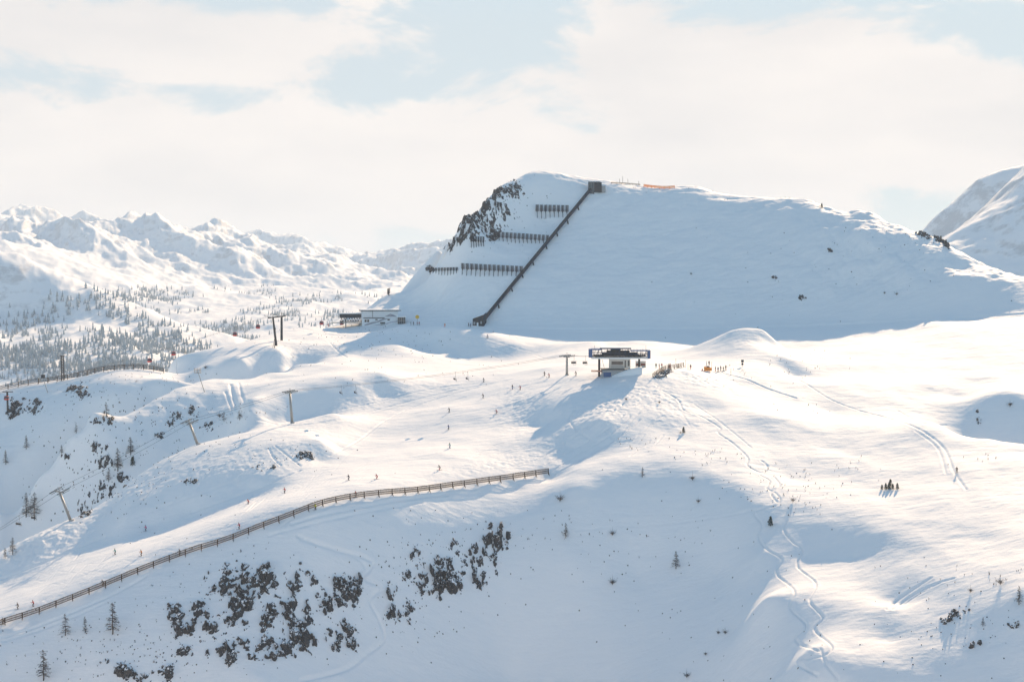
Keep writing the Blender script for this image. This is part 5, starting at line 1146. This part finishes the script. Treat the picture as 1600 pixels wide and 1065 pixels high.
    hands = [Vector((J['wr'][0] + .09, s * J['wr'][1], J['wr'][2] - .01)) for s in (-1, 1)]
    sk = []; 
    for s in (-1, 1): sk.append(MB().bar((-.75, s * .15, .012), (.80, s * .15, .012), .085, .02).bar((.80, s * .15, .012), (.95, s * .15, .09), .07, .015).mesh('ski', SKI))
    po = []
    for i, s in enumerate((-1, 1)):
        h = hands[i]; tip = Vector((h.x - (.55 if pose != 'stand' else -.05), h.y + s * .08, .02 if pose != 'turn' else .25)); po.append(MB().tube(h + (h - tip).normalized() * .08, tip, .012, .008, 5).tube(tip + (h - tip).normalized() * .06, tip + (h - tip).normalized() * .075, .05, .05, 8).mesh('ski_pole', GUN))
    return out, hm_, gm, fm, sk, po
FIG = {p: figure(p) for p in ('ski', 'turn', 'stand')}
def person(u, v, pose, head, top, legs, label, skis=True, board=False, rmin=0, group='skiers'):
    P = hit(u, v, rmin); body, hm_, gm, fm, sk, po = FIG[pose]
    o = bpy.data.objects.new('person', body); COL.objects.link(o); o.location = P + Vector((0, 0, .02)); o.rotation_euler = (0, 0, R(head)); o.scale = (1.28,) * 3
    for i, m in enumerate((CL[top], CL[legs], SKIN)): o.material_slots[i].link = 'OBJECT'; o.material_slots[i].material = m
    tag(o, label, 'person', group)
    # ground slope under the skis
    parts = [('helmet', hm_), ('goggles', gm), ('nose_and_mouth', fm)]
    if skis: parts += [('ski', m) for m in sk] + [('ski_pole', m) for m in po]
    for n_, m in parts: c = bpy.data.objects.new(n_, m); COL.objects.link(c); c.parent = o
    if board:
        c = MB().bar((-.62, .0, .012), (.72, .0, .012), .26, .02).build('snowboard', SKI, o)
PPL = [
 (545, 750, 'ski', 215, 'black', 'grey', 'dark clad skier in the middle of the piste left of a leaning red one'), (589, 748, 'turn', 200, 'red', 'red', 'leaning skier in red above the fence, mid piste'),
 (556, 776, 'ski', 215, 'red', 'brown', 'skier in red close above the fence, middle of its length'), (493, 796, 'ski', 225, 'yellow', 'black', 'skier in a yellow jacket right beside the fence'),
 (445, 770, 'ski', 215, 'red', 'black', 'small skier in a red top left of the yellow one, higher up'), (388, 787, 'turn', 215, 'red', 'black', 'crouching red skier near the blue shade strip'),
 (374, 826, 'ski', 215, 'red', 'grey', 'red skier below the crouching one, left half of the piste'), (281, 867, 'ski', 215, 'black', 'black', 'black clad skier just above the fence in its left half'),
 (221, 868, 'ski', 215, 'orange', 'brown', 'skier in orange brown, right one of a pair on the left piste'), (180, 866, 'ski', 215, 'teal', 'black', 'skier in dark teal, left one of a pair on the left piste'),
 (228, 829, 'ski', 215, 'pink', 'grey', 'skier in pink at the tip of the blue shade strip'), (161, 914, 'turn', 215, 'black', 'black', 'black skier bending beside the fence posts at left'),
 (52, 947, 'ski', 215, 'red', 'black', 'skier in red near the left end of the fence'), (28, 951, 'ski', 215, 'brown', 'brown', 'dark brown skier left of the red one near the fence end'), (5, 975, 'ski', 215, 'black', 'grey', 'skier at the left picture edge by the fence'),
 (687, 734, 'turn', 205, 'brown', 'red', 'lone curved skier in brown low on the right piste'), (703, 700, 'ski', 215, 'teal', 'blue', 'skier in teal in the middle of the right piste'), (702, 644, 'ski', 215, 'black', 'grey', 'black skier left of the chair shadow marks, high on the piste'),
 (701, 671, 'ski', 225, 'blue', 'black', 'dark blue skier directly above the teal one'), (755, 622, 'ski', 205, 'black', 'black', 'black skier in the upper piste below the chairs'), (756, 597, 'ski', 205, 'black', 'black', 'black skier at the upper piste edge beside the chairs'), (776, 646, 'turn', 205, 'red', 'brown', 'skier in red and brown beside the rippled snow'),
 (801, 608, 'ski', 205, 'black', 'blue', 'left skier of a pair in the upper right piste'), (813, 609, 'ski', 205, 'red', 'black', 'right skier of a pair in the upper right piste'),
 (762, 528, 'ski', 230, 'blue', 'black', 'skier alone on the shaded road below the dark hut'), (851, 587, 'ski', 215, 'brown', 'black', 'brown skier left of the pylon by the blue station'), (858, 590, 'ski', 215, 'red', 'grey', 'red and grey skier left of the pylon by the blue station'), (900, 587, 'ski', 215, 'black', 'brown', 'skier between the pylon and the blue station'),
 (1495, 738, 'ski', 240, 'black', 'black', 'lone ski tourer on the sunny slope at right')]
for q in PPL: person(*q)
ST = [(642, 508, 'black', 'black', 'left one of two dark figures right of the gondola station'), (646, 508, 'grey', 'black', 'right one of two dark figures right of the gondola station'), (652, 508, 'red', 'black', 'person in red under the yellow sign'), (655, 508, 'red', 'grey', 'second person in red under the yellow sign'),
 (695, 511, 'orange', 'red', 'person in orange halfway to the dark hut'), (732, 510, 'black', 'black', 'left of two people waiting beside the dark hut'), (735, 511, 'blue', 'black', 'right of two people waiting beside the dark hut'),
 (513, 508, 'red', 'red', 'person in red left of the gondola station deck'),
 (1025, 575, 'brown', 'teal', 'leftmost person right of the operator hut'), (1030, 576, 'grey', 'red', 'middle one of three people right of the operator hut'), (1034, 575, 'red', 'teal', 'person in a red jacket right of the operator hut'), (1045, 576, 'grey', 'black', 'dark figure behind the handrail'), (1047, 575, 'red', 'red', 'person in red behind the handrail'), (1079, 577, 'brown', 'red', 'person in brown past the handrail end'),
 (1104, 572, 'white', 'black', 'person in white behind the orange sled'), (1108, 571, 'grey', 'black', 'person in grey behind the orange sled'), (1118, 580, 'black', 'red', 'leftmost skier of the waiting group beside the orange sled'), (1122, 581, 'blue', 'black', 'second skier of the waiting group'), (1126, 579, 'grey', 'black', 'third skier of the waiting group'), (1130, 580, 'black', 'grey', 'fourth skier of the waiting group'), (1134, 578, 'brown', 'black', 'rightmost skier of the waiting group')]
for i, (u, v, a, b, l) in enumerate(ST): person(u, v, 'stand', (i * 77) % 360, a, b, l, skis=(u > 1100), group='people standing at the lifts')

# ------------------------------------------------------------------ haze: pale air that fades the far ranges
hm, ht, hb = mat('haze_air'); ht.nodes.remove(hb)
pv = N('ShaderNodeVolumePrincipled', ht); pv.inputs['Color'].default_value = (.74, .83, .92, 1); pv.inputs['Density'].default_value = 0.000078
pv.inputs['Anisotropy'].default_value = 0.0
L(pv.outputs[0], ht.nodes['Material Output'].inputs['Volume'], ht)
bm = bmesh.new(); bmesh.ops.create_cube(bm, size=1)
zlo = min(float(Z_n.min()), float(Z_f.min())) - 1; zhi = max(float(Z_f.max()), 60) + 5
for v in bm.verts: v.co = Vector((v.co.x * 33000, v.co.y * 33000, zlo if v.co.z < 0 else zhi))
me = bpy.data.meshes.new('haze'); bm.to_mesh(me); bm.free(); me.materials.append(hm)
hz = bpy.data.objects.new('haze', me); COL.objects.link(hz); hz['kind'] = 'stuff'
scene.cycles.volume_bounces = 1
